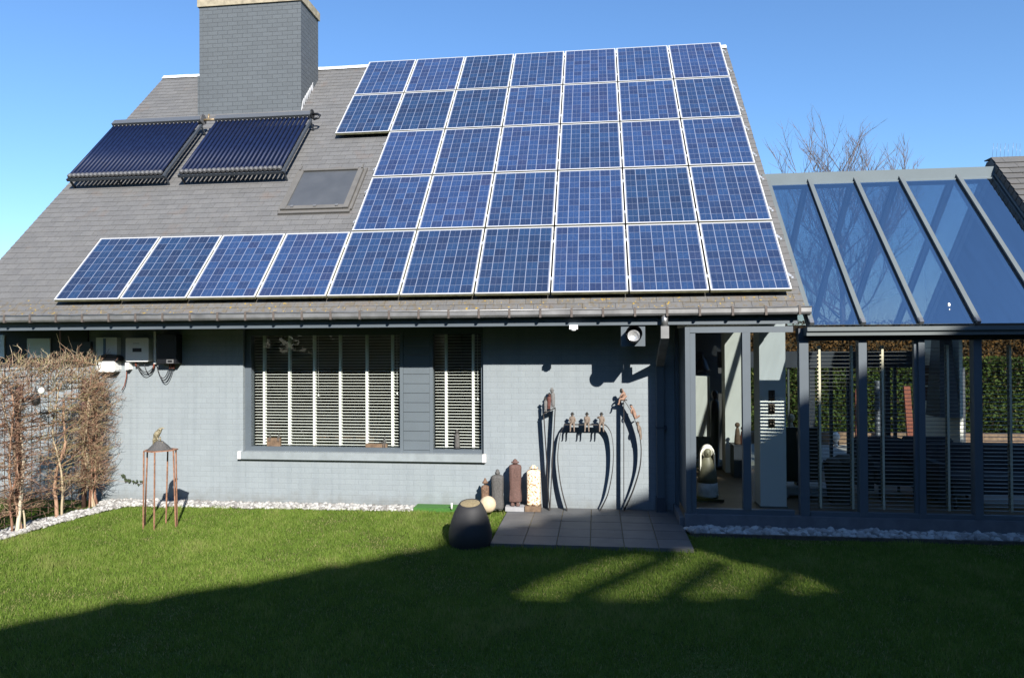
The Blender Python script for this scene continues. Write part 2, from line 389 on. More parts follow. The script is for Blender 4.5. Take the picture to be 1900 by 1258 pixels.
def lawnmat():
    m, nt, b = newmat('lawn_soil')
    co = objco(nt); a = noisen(nt, 1.5, 4, co); f = noisen(nt, 30, 3, co)
    c = ramp(nt, a, [(.3, (.065, .085, .02)), (.55, (.08, .115, .023)), (.75, (.105, .115, .033))])
    c = mixc(nt, .6, c, ramp(nt, f, [(.3, (.6, .6, .6)), (.7, (1.2, 1.2, 1.2))]), 'MULTIPLY')
    link(nt, c, b.inputs['Base Color']); b.inputs['Roughness'].default_value = .95; b.inputs['Specular IOR Level'].default_value = .1
    bump(nt, b, f, .8, .03); return m
M['lawn'] = lawnmat()
def slabmat():
    m, nt, b = newmat('patio_slab')
    geo = nd(nt, 'ShaderNodeNewGeometry'); co = objco(nt)
    c = ramp(nt, geo.outputs['Random Per Island'], [(0, (.085, .088, .092)), (1, (.118, .118, .118))])
    n1 = noisen(nt, 6, 5, co); c = mixc(nt, .6, c, ramp(nt, n1, [(.3, (.75, .75, .75)), (.7, (1.2, 1.18, 1.15))]), 'MULTIPLY')
    n2 = noisen(nt, 3, 3, co); c = mixc(nt, ramp(nt, n2, [(.60, (0,)*3), (.75, (.4,)*3)]), c, (.15, .14, .09))
    link(nt, c, b.inputs['Base Color']); b.inputs['Roughness'].default_value = .6
    mp = nd(nt, 'ShaderNodeMapping'); mp.inputs['Scale'].default_value = (1, 26, 1); link(nt, co, mp.inputs[0])
    g = noisen(nt, 2.2, 2, mp.outputs[0]); bump(nt, b, g, .25, .004); return m
M['slab'] = slabmat()
def speckle(name, base, spot, scale=40, lo=.5, hi=.6):
    m, nt, b = newmat(name)
    f = noisen(nt, scale, 2); link(nt, ramp(nt, f, [(lo, base), (hi, spot)]), b.inputs['Base Color'])
    b.inputs['Roughness'].default_value = .45; bump(nt, b, f, .3, .01); return m
M['figcream'] = speckle('mottled_cream_glaze', (.80, .66, .47), (.30, .15, .075), 42, .53, .60)
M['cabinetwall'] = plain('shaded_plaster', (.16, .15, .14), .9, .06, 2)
M['bracket'] = plain('stained_bracket', (.13, .105, .09), .7, .3, 20)
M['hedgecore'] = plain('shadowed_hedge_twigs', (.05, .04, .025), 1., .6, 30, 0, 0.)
M['ridgebeam'] = plain('blue_grey_beam', (.185, .225, .245), .6, .05, 3, 0, .12)
M['board'] = plain('shutter_board', (.145, .175, .20), .5, .05, 3)
def blackglass():
    m, nt, b = newmat('dark_screen'); f = noisen(nt, 3, 2)
    link(nt, ramp(nt, f, [(.3, (.055, .06, .068)), (.7, (.07, .075, .083))]), b.inputs['Base Color']); b.inputs['Roughness'].default_value = .5; return m
M['skylight_screen'] = blackglass()
def mirrorlamp():
    m, nt, b = newmat('lamp_lens'); f = noisen(nt, 30, 2)
    link(nt, ramp(nt, f, [(.3, (.55, .55, .55)), (.7, (.75, .75, .75))]), b.inputs['Base Color']); b.inputs['Metallic'].default_value = .6; b.inputs['Roughness'].default_value = .3; return m
M['lens'] = mirrorlamp()
# ------------------------------------------------------------------ the house
TH = .8158
CT, ST = math.cos(TH), math.sin(TH)
def RP(u, v, n):                     # point in the tilted roof frame (n = 0 is the face of the solar panels)
    return Vector((u, v * CT - n * ST, ZO + v * ST + n * CT))
def RUV(x, y, n):                    # roof coordinates seen at a pixel, n above the panel face
    N = Vector((0, -ST, CT)); P0 = RP(0, 0, n); d = ray(x, y)
    p = CAM + d * (N.dot(P0 - CAM) / N.dot(d)) - Vector((0, 0, ZO)) - N * n
    return p.x, p.y * CT + p.z * ST
YF = .8                              # face of the brick wall
UL, UR, VE, VR = -1.62, 10.24, -.22, 7.2
house = thing('house', 'grey painted brick house with steep slate roof, solar panels and a wide front window', 'house', (4.3, YF, 0))

# --- brick front wall around the window opening
wx0, wx1 = W(451, 750, YF).x, W(897, 750, YF).x
wz0 = W(680, 845, YF).z
m = MB(); WT = 2.78
XL, XR = -1.75, 8.78
m.box((XL, YF, -.1), (wx0, YF + .3, WT)); m.box((wx1, YF, -.1), (XR, YF + .3, WT)); m.box((wx0, YF, -.1), (wx1, YF + .3, wz0))
m.build('front_wall', M['brick'], house)
m = MB(); ap = RP(0, VR, -.25); eb = RP(0, VE + .9, -.25)
yb = 2 * ap.y - eb.y
m.prism([(XL, YF + .3, -.1), (XL, yb - .2, -.1), (XL, yb - .2, eb.z - .2), (XL, ap.y, ap.z - .2), (XL, YF + .3, eb.z - .05)], (.25, 0, 0))
m.prism([(10.0, .55, 2.62), (10.0, yb - .2, 2.62), (10.0, ap.y, ap.z - .15)], (.18, 0, 0))
m.box((8.5, 5.2, -.1), (8.75, yb - .2, 2.6)); m.box((XL, yb - .45, -.1), (8.5, yb - .2, 2.6))
m.build('gable_wall', M['brick'], house)

# --- slate roof
m = MB()
m.hexa([RP(UL, VE + .06, -.25), RP(UR, VE + .06, -.25), RP(UR, VR, -.25), RP(UL, VR, -.25), RP(UL, VE + .06, -.132), RP(UR, VE + .06, -.132), RP(UR, VR, -.132), RP(UL, VR, -.132)], 1)
c0 = RP(0, VR, -.25); c1 = RP(0, VR, -.13)
def back(p): return Vector((p[0], 2 * c1.y - p[1], p[2]))
m.hexa([back(RP(UR, VE + .06, -.25)), back(RP(UL, VE + .06, -.25)), back(RP(UL, VR, -.25)), back(RP(UR, VR, -.25)), back(RP(UR, VE + .06, -.13)), back(RP(UL, VE + .06, -.13)), back(RP(UL, VR, -.13)), back(RP(UR, VR, -.13))], 1)
ex, sw = .1325, .212
r = 0; v = VE
while v < VR - .02:
    u = UL - random.random() * .02 - (sw / 2 if r % 2 else 0)
    while u < UR:
        a, b = max(u, UL), min(u + sw - .004, UR)
        if b - a > .02:
            j = random.uniform(-.0022, .0022); k = random.uniform(-.0015, .0015); t1 = min(v + ex + .03, VR)
            lo, hi = -.1195 + j * .4, -.1285
            m.hexa([RP(a, v + k, lo - .006), RP(b, v + k, lo - .006), RP(b, t1, hi - .004), RP(a, t1, hi - .004), RP(a, v + k, lo), RP(b, v + k, lo), RP(b, t1, hi + .002), RP(a, t1, hi + .002)], 0)
        u += sw
    v += ex; r += 1
m.build('roof', [M['slate'], M['soffit']], house)
m = MB(); w = .085
for x0 in np.arange(UL, UR - .01, .593):
    x1 = min(x0 + .593, UR); j = random.uniform(-.004, .004)
    A = RP(x0, VR - w, -.098 + j); B = Vector((x0, c1.y, RP(0, VR, -.085).z + .02 + j)); C_ = back(A)
    m.prism([A, B, C_], (x1 - x0 + .004 * (1 if j > 0 else -1), 0, 0))
m.build('ridge_cap', M['lead'], house)

# --- eaves: soffit, fascia, gutter on brackets
zl, zb, zf = W(750, 578, -.13).z, W(750, 591, -.1).z, W(750, 607, 0).z
m = MB(); m.box((UL + .03, .03, zf + .02), (UR - .06, YF + .02, zf + .045)); m.build('soffit', M['soffit'], house)
m = MB(); m.box((UL + .02, 0, zf), (10.16, .03, zl - .02)); m.build('fascia', M['anthra'], house)
m = MB(); U0, U1 = UL - .02, 10.29
prof = [(-.135, zl), (-.135, zb + .03), (-.120, zb + .006), (-.095, zb), (-.03, zb), (-.012, zb + .02), (-.010, zl + .01), (-.016, zl + .01), (-.018, zb + .022), (-.033, zb + .006), (-.093, zb + .006), (-.115, zb + .012), (-.129, zb + .032), (-.129, zl)]
m.prism([(U0, y, z) for y, z in prof], (U1 - U0, 0, 0), 0)
m.tube([(U0, -.135, zl), (U1, -.135, zl)], .0095, 8, 1)
gut = m.build('gutter', [M['zincdull'], M['zinc']], house)
for i in range(30):
    x = -1.45 + .4 * i
    m = MB(); m.box((x - .014, -.142, zb - .006), (x + .014, -.008, zb - .001)); m.box((x - .014, -.1445, zb - .006), (x + .014, -.1365, zl + .013)); m.box((x - .011, -.14, zl + .013), (x + .011, -.01, zl + .018))
    m.build('bracket', M['bracket'], gut)

# --- downpipe: outlet, square elbow back to the wall, pipe and standpipe
m = MB(); o = W(1233, 600, -.075)
m.tube([(o.x, -.075, zb + .02), (o.x, -.075, zf - .035)], .043, 14)
e1 = W(1233, 628, -.075).z; e0 = zf - .02
pa = W(1225, 800, YF - .07); px = pa.x
m.hexa([(o.x - .05, -.125, e1), (o.x + .05, -.125, e1), (o.x + .05, -.025, e1), (o.x - .05, -.025, e1), (o.x - .05, -.125, e0), (o.x + .05, -.125, e0), (o.x + .05, -.025, e0), (o.x - .05, -.025, e0)], 0)
e2 = W(1222, 680, YF - .07).z
m.hexa([(px - .052, YF - .13, e2), (px + .052, YF - .13, e2), (px + .052, YF - .02, e2 + .06), (px - .052, YF - .02, e2 + .06), (o.x - .05, -.125, e1 - .002), (o.x + .05, -.125, e1 - .002), (o.x + .05, -.025, e1 - .002), (o.x - .05, -.025, e1 - .002)], 1)
dp = m.build('downpipe', [M['zinc'], M['zincdull']], house)
m = MB(); m.box((px - .05, YF - .12, .24), (px + .05, YF - .02, e2)); m.build('pipe_run', M['anthra'], dp)
m = MB(); m.box((px - .062, YF - .135, 0), (px + .062, YF - .01, .24)); m.box((px - .072, YF - .145, .0), (px + .072, YF - .008, .04)); m.build('standpipe', M['anthra_dark'], dp)
cz = W(1236, 793, YF - .07).z
m = MB(); m.box((px - .06, YF - .128, cz - .012), (px + .06, YF, cz + .012)); m.box((px + .06, YF - .10, cz - .02), (px + .09, YF, cz + .02)); m.build('pipe_clip', M['anthra_dark'], dp)

# --- chimney
cy0, cy1 = 3.83, 4.68
cx0, cx1 = W(370, 110, cy0).x, W(558.5, 110, cy0).x
ctop = W(500, 6, cy0).z
m = MB(); m.box((cx0, cy0, ZO + 3.3), (cx1, cy1, ctop)); m.box((cx0 - .035, cy0 - .004, ZO + 3.3), (cx0 - .003, cy1, W(366, 142, cy0).z))
ch = m.build('chimney', M['chimney'], house)
m = MB(); m.box((cx0 - .03, cy0 - .03, ctop), (cx1 + .03, cy1 + .03, ctop + .16)); m.build('chimney_cap', M['cap'], ch)
m = MB()
for i in range(7):                   # stepped lead flashing up the roof slope
    y0 = cy0 + .02 + i * .075; zb_ = RP(0, (y0 + .12 * ST * -1 * 0) / CT, 0).z
    zr = ZO + (y0 - .12 * ST) * math.tan(TH) - .12 / CT + .12 * ST * math.tan(TH)
    zr = RP(0, 0, -.12).z + (y0 - RP(0, 0, -.12).y) * math.tan(TH)
    m.prism([(cx1 + .003, y0 - .03, zr - .06), (cx1 + .003, y0 + .10, zr + .08), (cx1 + .003, y0 + .085, zr + .24), (cx1 + .003, y0 + .03, zr + .15)], (.006, 0, 0))
m.build('flashing', M['lead'], ch)

# --- roof window with a dark outer screen
u0, u1, v0, v1 = 2.68, 3.80, 2.04, 3.22
def rbox(m, a, b, mi=0):             # box in roof coordinates
    (ua, va, na), (ub, vb, nb) = a, b
    m.hexa([RP(ua, va, na), RP(ub, va, na), RP(ub, vb, na), RP(ua, vb, na), RP(ua, va, nb), RP(ub, va, nb), RP(ub, vb, nb), RP(ua, vb, nb)], mi)
sk = MB(); fr = .085
rbox(sk, (u0, v0 + .07, -.13), (u0 + fr, v1, -.05)); rbox(sk, (u1 - fr, v0 + .07, -.13), (u1, v1, -.05))
rbox(sk, (u0 + fr, v0 + .075, -.13), (u1 - fr, v0 + .16, -.058)); rbox(sk, (u0 + fr, v1 - .05, -.13), (u1 - fr, v1, -.035))
rbox(sk, (u0 - .03, v0, -.128), (u1 + .03, v0 + .068, -.085)); rbox(sk, (u1 + .003, v0 + .07, -.128), (u1 + .05, v1 + .06, -.085)); rbox(sk, (u0 - .05, v0 + .07, -.128), (u0 - .003, v1 + .06, -.085))
rbox(sk, (u0 + .004, v1 - .02, -.048), (u0 + .03, v1 + .10, -.03)); rbox(sk, (u1 - .03, v1 - .02, -.048), (u1 - .004, v1 + .10, -.03))
sky_ = sk.build('skylight', plain('bronze_grey_frame', (.17, .16, .145), .5, .1, 6), house)
m = MB(); rbox(m, (u0 + fr, v0 + .16, -.12), (u1 - fr, v1 - .05, -.068)); m.build('screen', M['skylight_screen'], sky_)
uc = (u0 + u1) / 2
for a in (uc - .02, u0 + .16, u1 - .22): m = MB(); rbox(m, (a, v0 + .11, -.057), (a + .045, v0 + .155, -.043)); m.build('catch', M['zincdull'], sky_)

# --- front window: frame, shutter boards, panes, sill
def WX(x, Y): return W(x, 740, Y).x
yw = YF + .06
zsill = W(680, 848, YF - .02)
win = MB()
fz0, fz1 = W(600, 829.5, yw).z, WT - .03
xl0, xl1 = wx0 + .003, WX(466, yw)
xp0, xp1 = WX(742, yw), WX(803.4, yw)
xr0, xr1 = WX(893, yw), wx1 - .003
zs = wz0 + .002
win.box((xl0, yw, zs), (xl1, yw + .10, fz1)); win.box((xr0, yw, zs), (xr1, yw + .10, fz1)); win.box((xl1, yw - .002, zs), (xp0, yw + .10, fz0)); win.box((xp1, yw - .002, zs), (xr0, yw + .10, fz0 - .012))
zt = W(600, 622, yw).z
win.box((xl1, yw, zt), (xp0, yw + .10, fz1)); win.box((xp1, yw, zt), (xr0, yw + .10, fz1))
wino = win.build('window', M['anthra'], house)
m = MB(); m.box((xp0, yw - .004, zs), (xp0 + .05, yw + .09, fz1)); m.box((xp1 - .05, yw - .004, zs), (xp1, yw + .09, fz1))
z = fz0 - .03; m.box((xp0 + .05, yw + .004, zs), (xp1 - .05, yw + .09, z))
while z < fz1 - .05:
    m.box((xp0 + .053, yw + .002, z + .006), (xp1 - .053, yw + .085, min(z + .138, fz1))); z += .138
m.build('shutter_panel', M['board'], wino)
m = MB(); m.box((xl1, yw + .05, fz0), (xp0, yw + .056, zt)); m.build('pane', M['glass'], wino)
m = MB(); m.box((xp1, yw + .05, fz0 - .012), (xr0, yw + .056, zt)); m.build('pane', M['glass'], wino)
sx0, sx1 = WX(441, YF - .05), WX(901, YF - .05)
st, sb = W(670, 840.5, YF - .05).z, W(670, 854.5, YF - .05).z
m = MB(); m.box((sx0 + .05, YF - .06, sb), (sx1 - .05, YF - .002, st)); m.box((wx0 + .01, YF - .002, st - .02), (wx1 - .01, yw - .003, st))
m.box((sx0, YF - .063, sb), (sx0 + .05, YF - .002, st + .002), 1); m.box((sx1 - .05, YF - .063, sb), (sx1, YF - .002, st + .002), 1)
m.build('window_sill', [M['sill'], M['sillend']], wino)

# --- small high windows at the left end, deep under the eaves
hw = MB(); zc0, zc1 = W(90, 674, YF).z, W(90, 618, YF).z
xa, xb = XL + .05, W(165, 650, YF).x
hw.box((xa, YF - .03, zc0 - .04), (xb, YF - .002, zc1 + .05))
ho = hw.build('high_window', M['soffit'], house)
for a, b, t in ((-40, 9, 622), (51, 94, 628)):
    m = MB(); p0, p1 = W(a, t, YF - .04), W(b, 664, YF - .04)
    m.box((max(p0.x, XL), YF - .045, p1.z), (p1.x, YF - .032, p0.z)); nb = 4
    for i in range(nb): m.box((max(p0.x, XL) + .002, YF - .052, p1.z + (p0.z - p1.z) * i / nb), (p1.x - .002, YF - .046, p1.z + (p0.z - p1.z) * (i + .92) / nb))
    m.build('louvre', M['whiteplastic'], ho)

# --- rooms behind the glass
m = MB(); FZ = .03
m.box((XL + .3, YF + .3, FZ - .1), (8.45, 4.9, FZ)); m.build('room_floor', M['roomfloor'], house)
m = MB(); m.box((XL + .3, YF + .3, 2.62), (9.97, 5.2, 2.68)); m.build('ceiling', M['cream'], house)
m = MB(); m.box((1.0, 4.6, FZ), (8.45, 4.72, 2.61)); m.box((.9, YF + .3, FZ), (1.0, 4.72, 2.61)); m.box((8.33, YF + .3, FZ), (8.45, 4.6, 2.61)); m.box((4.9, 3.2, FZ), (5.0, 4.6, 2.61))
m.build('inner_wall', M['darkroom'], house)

# ------------------------------------------------------------------ solar panels
PW, PH, PP, PQ = .99, 1.3975, 1.012, 1.435
rot = Matrix.Rotation(TH, 4, 'X')
def make_panel(loc):
    t = thing('solar_module', None, 'solar panel', loc, 'solar panels mounted on the slate roof'); t.rotation_euler = (TH, 0, 0)
    m = MB(); b = .017
    for a, c in (((0, 0), (PW, b)), ((0, PH - b), (PW, PH)), ((0, b), (b, PH - b)), ((PW - b, b), (PW, PH - b))):
        m.box((a[0], a[1], -.006), (c[0], c[1], 0), 0)
    for a, c in (((.0005, .0005), (PW - .0005, .03)), ((.0005, PH - .03), (PW - .0005, PH - .0005)), ((.0005, .03), (.03, PH - .03)), ((PW - .03, .03), (PW - .0005, PH - .03))):
        m.box((a[0], a[1], -.042), (c[0], c[1], -.0065), 1)
    m.build('frame', [M['panelwhite'], M['frameside']], t, local=True)
    m = MB(); m.box((b, b, -.012), (PW - b, PH - b, -.0035)); m.build('cell_sheet', M['cells'], t, local=True)
    for y in (.27, 1.06):
        m = MB(); m.box((PW + .001, y - .03, -.02), (PW + .021, y + .03, .004)); m.build('clamp', M['railalu'], t, local=True)
    return t
rows = [('bottom', 0), ('second lowest', 4), ('middle', 4), ('second highest', 3), ('top', 3)]
pan0 = None
for j, (rn, i0) in enumerate(rows):
    for i in range(i0, 10):
        loc = RP(i * PP, j * PQ, 0)
        n = i - i0
        pos = 'leftmost' if n == 0 else ('rightmost' if i == 9 else ORD[n] + ' from the left')
        lab = 'solar panel in the %s row, %s in that row' % (rn, pos)
        if pan0 is None: pan0 = make_panel(loc); pan0['label'] = lab
        else: dup(pan0, loc, lab)
for j, (rn, i0) in enumerate(rows):  # two aluminium rails carry each row
    for k, y in enumerate((.27, 1.06)):
        m = MB(); a, b, v = i0 * PP - .06, 9 * PP + PW + .075, j * PQ + y
        rbox(m, (a, v - .02, -.085), (b, v + .02, -.044))
        for x in (a + .045, b - .045):
            sgn = -1 if x < a + .1 else 1
            rbox(m, (x - .014, v - .022, -.044), (x + .014, v + .022, -.012 if sgn > 0 else -.02))
        o = m.build('mounting_rail', M['railalu'])
        tag(o, '%s aluminium rail under the %s row of solar panels, its clipped ends showing' % (('lower', 'upper')[k], rn), 'rail', 'rails under the solar panels')

# ------------------------------------------------------------------ vacuum tube collectors
def collector(ua, ub, label, fittings):
    n0 = .13; v0, v1 = 2.99, 4.74
    t = thing('solar_collector', label, 'solar collector', RP(ua, v0, -.12), 'vacuum tube collectors beside the chimney')
    NT = 22
    for i in range(NT):
        u = ua + .05 + (ub - ua - .10) * i / (NT - 1)
        m = MB(); m.tube([RP(u, v0 + .05, n0), RP(u, v1 - .05, n0)], .029, 10); tb = m.build('vacuum_tube', M['tube'], t)
        m = MB(); m.tube([RP(u, v0 - .015, n0), RP(u, v0, n0), RP(u, v0 + .045, n0), RP(u, v0 + .06, n0)], [.024, .038, .038, .031], 12); m.build('end_cap', M['rubber'], tb)
        m = MB(); m.tube([RP(u, v1 - .10, n0), RP(u, v1 - .03, n0)], .032, 10); m.build('collar', M['black'], tb)
    m = MB(); rbox(m, (ua - .01, v1 - .045, n0 - .055), (ub + .01, v1 + .09, n0 + .05)); m.build('manifold', M['manifold'], t)
    for u in (ua, ub): m = MB(); rbox(m, (u - .018, v0 - .02, n0 - .075), (u + .018, v1 - .05, n0 - .035)); m.build('side_rail', M['anthra_dark'], t)
    m = MB(); rbox(m, (ua - .03, v0 - .02, n0 - .085), (ub + .03, v0 + .05, n0 - .042)); m.build('bottom_rail', M['anthra_dark'], t)
    for u in (ua, ub, (ua + ub) / 2):
        for va, nb in ((v0 + .01, -.084), (v1 - .10, -.054)): m = MB(); rbox(m, (u - .012, va, -.125), (u + .012, va + .03, n0 + nb)); m.build('roof_hook', M['anthra_dark'], t)
    if fittings:
        m = MB(); m.tube([RP(ub + .01, v1 + .03, n0 + .01), RP(ub + .12, v1 + .03, n0 + .01), RP(ub + .17, v1 + .0, n0), RP(ub + .15, v1 - .06, n0 - .02), RP(ub + .06, v1 - .09, n0 - .03)], .022, 10)
        m.tube([RP(ub + .012, v1 + .03, n0 + .01), RP(ub + .03, v1 + .03, n0 + .01)], .085, 14); m.build('insulated_pipe', M['black'], t)
    else:
        m = MB(); m.tube([RP(ub + .012, v1 + .02, n0 + .01), RP(ub + .04, v1 + .02, n0 + .01)], .095, 16); m.build('end_plate', M['rubber'], t)
        m = MB(); m.tube([RP(ub + .04, v1 + .02, n0), RP(ub + .27, v1 + .02, n0)], .022, 10); m.tube([RP(ub + .12, v1 + .02, n0), RP(ub + .12, v1 + .12, n0 + .06)], .016, 8); m.build('valve', M['brass'], t)
    return t
collector(-1.40, .37, 'array of dark blue vacuum tubes overhanging the left edge of the roof', False)
collector(.66, 2.50, 'array of dark blue vacuum tubes below the chimney and above the roof window', True)
# ------------------------------------------------------------------ glazed entrance at the right end of the house
SZ = W(1400, 955, -.02).z            # top of the sill strip
FL = .03                             # indoor floor
def post_box(m, x0, x1, Y, z0, z1, d=.08, mi=0, ref=750):
    m.box((W(x0, ref, Y).x, Y, z0), (W(x1, ref, Y).x, Y + d, z1), mi)
ent = thing('glazed_entrance', 'full height grey framed glazing in two bays under the right end of the eaves', 'glazed wall', (9.5, 0, 0))
YE = -.02
et0, et1 = W(1380, 617, YE).z, W(1380, 606, YE).z
m = MB()
post_box(m, 1272, 1281, YE, SZ, et1); post_box(m, 1281.2, 1291, YE + .015, SZ, et0)
m.box((W(1281, 750, YE).x + .002, YE + .004, et0 + .001), (10.10, YE + .08, et1))
m.box((W(1291, 750, YE).x, YE + .004, SZ), (10.10, YE + .08, SZ + .062))
xs = W(1272, 750, YE).x
m.box((xs, YE + .082, SZ), (xs + .05, YF - .003, et1)); m.box((xs - .05, YF - .12, SZ - .05), (xs - .002, YF - .003, et1))
m.build('frame', M['anthra'], ent)
m = MB(); post_box(m, 1378.3, 1393, YE - .003, SZ + .064, et0 - .001, .085); m.build('mullion', M['anthra'], ent)
xm0, xm1 = W(1378.3, 750, YE).x, W(1393, 750, YE).x
xe = W(1484, 750, YE).x
for a, b in ((W(1291, 750, YE).x, xm0), (xm1, xe)):
    m = MB(); m.box((a, .035, SZ + .06), (b, .041, et0 + .005)); m.build('pane', M['glass'], ent)
m = MB()
m.box((xs - .02, -.06, -.05), (14.2, .06, SZ - .002)); m.box((xs - .08, .0, -.05), (xs - .022, YF - .003, SZ - .06))
m.build('base_strip', M['concrete'], ent)

# ------------------------------------------------------------------ conservatory
con = thing('conservatory', 'glass roofed conservatory with grey aluminium rafters joined to the right of the house', 'conservatory', (11.7, 0, 0))
cz0 = W(1601.3, 603.5, -.15).z
def CR(u, v, n): return Vector((u, -.15 + v * CT - n * ST, cz0 + v * ST + n * CT))
VT = (1.98 + .15) / CT
RX = [10.28, W(1601.3, 603.5, -.15).x, W(1708.9, 601.6, -.15).x, W(1814.6, 599.7, -.15).x, 12.98]
XP = W(1838, 285, 2.1).x             # inner face of the right-hand parapet
RX.append(XP - .02)
yr = 2.05
m = MB(); bt = W(1600, 635, 0).z; g0, g1 = W(1650, 622, -.17).z, W(1650, 606, -.17).z
pxs = [(1484, 1501), (1594.2, 1609.3), (1705.5, 1717), (1807.8, 1823), (1919, 1935)]
for i, (a, b) in enumerate(pxs):
    m = MB(); post_box(m, a, b, -.03, SZ + .001, bt + .02, .10)
    if i == 2: post_box(m, 1697, 1705, .0, SZ + .001, bt + .02, .05)
    m.build('post', M['anthra'], con)
m = MB(); m.box((10.16, -.028, bt + .02), (XP, .09, cz0 - .03)); m.build('head_beam', M['anthra_dark'], con)
m = MB(); xg = W(1497, 615, -.17).x
gm = (g0 + g1) / 2
m.prism([(xg, -.165, g0), (xg, -.03, g0), (xg, -.03, g1), (xg, -.195, g1), (xg, -.195, gm + .004), (xg, -.165, gm - .004)], (XP + 1.2 - xg, 0, 0)); m.build('gutter', M['roofmetal'], con)
m = MB(); m.box((W(1501, 750, 0).x, -.02, SZ), (XP, .05, SZ + .055)); m.build('bottom_rail', M['anthra'], con)
def cbox(m, a, b, flip=False, mi=0):
    (ua, va, na), (ub, vb, nb) = a, b
    ps = [CR(ua, va, na), CR(ub, va, na), CR(ub, vb, na), CR(ua, vb, na), CR(ua, va, nb), CR(ub, va, nb), CR(ub, vb, nb), CR(ua, vb, nb)]
    if flip: ps = [Vector((p.x, 2 * yr - p.y, p.z)) for p in ps]; ps = [ps[i] for i in (1, 0, 3, 2, 5, 4, 7, 6)]
    m.hexa(ps, mi)
for i, x in enumerate(RX):
    for fl in (False, True):
        m = MB(); w = .028
        cbox(m, (x - w, .02, .016), (x + w, VT, .045), fl); cbox(m, (x - w + .008, .02, -.11), (x + w - .008, VT, -.006), fl); cbox(m, (x - w - .01, .02, .009), (x + w + .01, VT, .0155), fl, 1)
        if not fl: cbox(m, (x - w * .8, .0, .008), (x + w * .8, .075, .052), fl, 2)
        m.build('rafter', [M['roofmetal'], M['black'], M['zinc']], con)
for i in range(5):
    for fl in (False, True):
        m = MB(); cbox(m, (RX[i] + .025, .01, -.004), (RX[i + 1] - .025, VT, .006), fl); pn = m.build('roof_pane', M['roofglass'], con)
        if not fl and i == 2:
            q = MB()
            for du, dv, s in ((.42, .33, .030), (.40, .25, .012)):
                q.ball(CR(RX[2] + du, dv, .008), s, 10, 0, (.6, .5, .9))
            q.build('bird_dropping', M['white'], pn)
m = MB(); rz0, rz1 = W(1620, 334, 1.93).z, W(1620, 316.5, 1.93).z
m.box((10.19, 1.93, rz0 - .02), (XP - .002, 2.17, rz1)); m.box((10.19, 1.90, rz0 - .05), (XP - .002, 2.2, rz0 - .022)); m.build('ridge_beam', M['ridgebeam'], con)
YB = 4.25                            # rear glazing
m = MB(); bz0, bz1 = W(1500, 679, YB).z, W(1500, 652, YB).z
m.box((9.9, YB, bz0), (XP, YB + .1, bz1)); m.box((9.9, YB - .05, bz0 - .03), (XP, YB - .002, bz0 + .01)); m.box((9.9, YB, FL), (XP, YB + .08, FL + .06)); m.build('rear_beam', M['anthra_dark'], con)
for a, b in ((1501, 1512), (1540, 1545), (1572, 1583), (1643, 1652), (1659, 1664), (1462, 1465), (1784, 1791)):
    m = MB(); post_box(m, a, b, YB - .01, FL + .061, bz0 - .031, .06, 0, 730); m.build('rear_post', M['anthra_dark'] if a != 1462 else M['roofmetal'], con)
m = MB(); m.box((10.2, YB + .03, FL + .06), (XP, YB + .036, bz0)); m.build('rear_pane', M['glass'], con)
for (a, _), (_, b) in zip([(0, 0)] + [], [(0, 0)] + []): pass
for i in range(4):
    m = MB(); m.box((W(pxs[i][1], 750, 0).x, .02, SZ + .056), (W(pxs[i + 1][0], 750, 0).x, .026, bt + .02)); m.build('front_pane', M['glass'], con)

# indoor floor of the glazed rooms
m = MB(); m.box((XR + .02, .085, -.05), (14.0, YF + .299, FL)); m.box((8.46, YF + .301, -.05), (14.0, YB + .1, FL)); o = m.build('floor', M['roomfloor']); tag(o, kind='structure')

# right-hand parapet wall with slates on top
pz = W(1840, 284, 2.1).z
par = thing('parapet_wall', 'slate clad sloping parapet with wire bird spikes at the far right', 'parapet', (XP + .25, 2.1, 0))
PWD = .40; tn = math.tan(TH)
def py(y): return pz - abs(y - 2.12) * tn if abs(y - 2.12) > .09 else pz - .09 * tn
m = MB(); ys = [-.6, 2.03, 2.21, 4.6]
m.prism([(XP, -.6, py(-.6) - .5), (XP, -.6, py(-.6) - .02), (XP, 2.03, pz - .115), (XP, 2.21, pz - .115), (XP, 4.6, py(4.6) - .02), (XP, 4.6, 2.42), (XP, .1, 2.42)], (PWD, 0, 0))
m.build('wall', M['slatewall'], par)
m = MB(); k = 0; L = (2.03 + .6) / CT
for r_ in range(int(L / .135)):      # slates run down the front slope, and clad the flank
    v = r_ * .135
    for a, b in (((0, .26), (.264, PWD + .06)) if r_ % 2 else ((0, .13), (.134, PWD + .06))):
        def Q(x, vv, n): return Vector((XP - .03 + x, 2.03 - vv * CT - n * ST, pz - .09 * tn - vv * ST + n * CT))
        m.hexa([Q(a, v, .0), Q(b, v, .0), Q(b, v + .15, .014), Q(a, v + .15, .014), Q(a, v, .006), Q(b, v, .006), Q(b, v + .15, .022), Q(a, v + .15, .022)])
        if a == 0: m.hexa([Q(0, v, -.26), Q(.026, v, -.26), Q(.026, v + .15, -.26), Q(-.008, v + .15, -.26), Q(0, v, -.004), Q(.026, v, -.004), Q(.026, v + .15, -.004), Q(-.008, v + .15, -.004)])
m.box((XP - .03, 2.02, pz - .10), (XP + PWD + .03, 2.22, pz - .085))
m.build('slate_cladding', M['slatewall'], par)
m = MB()
for i in range(8):
    x = XP + .02 + i * .055; a = random.uniform(-.05, .05)
    m.tube([(x, 2.1, pz - .085), (x + .015 + a * .3, 2.1 + a, pz + .13)], .0018, 5)
m.build('bird_spikes', M['zinc'], par)
def yat(x): q = ray(x, 720); return CAM.y + (XP - CAM.x) * q.y / q.x
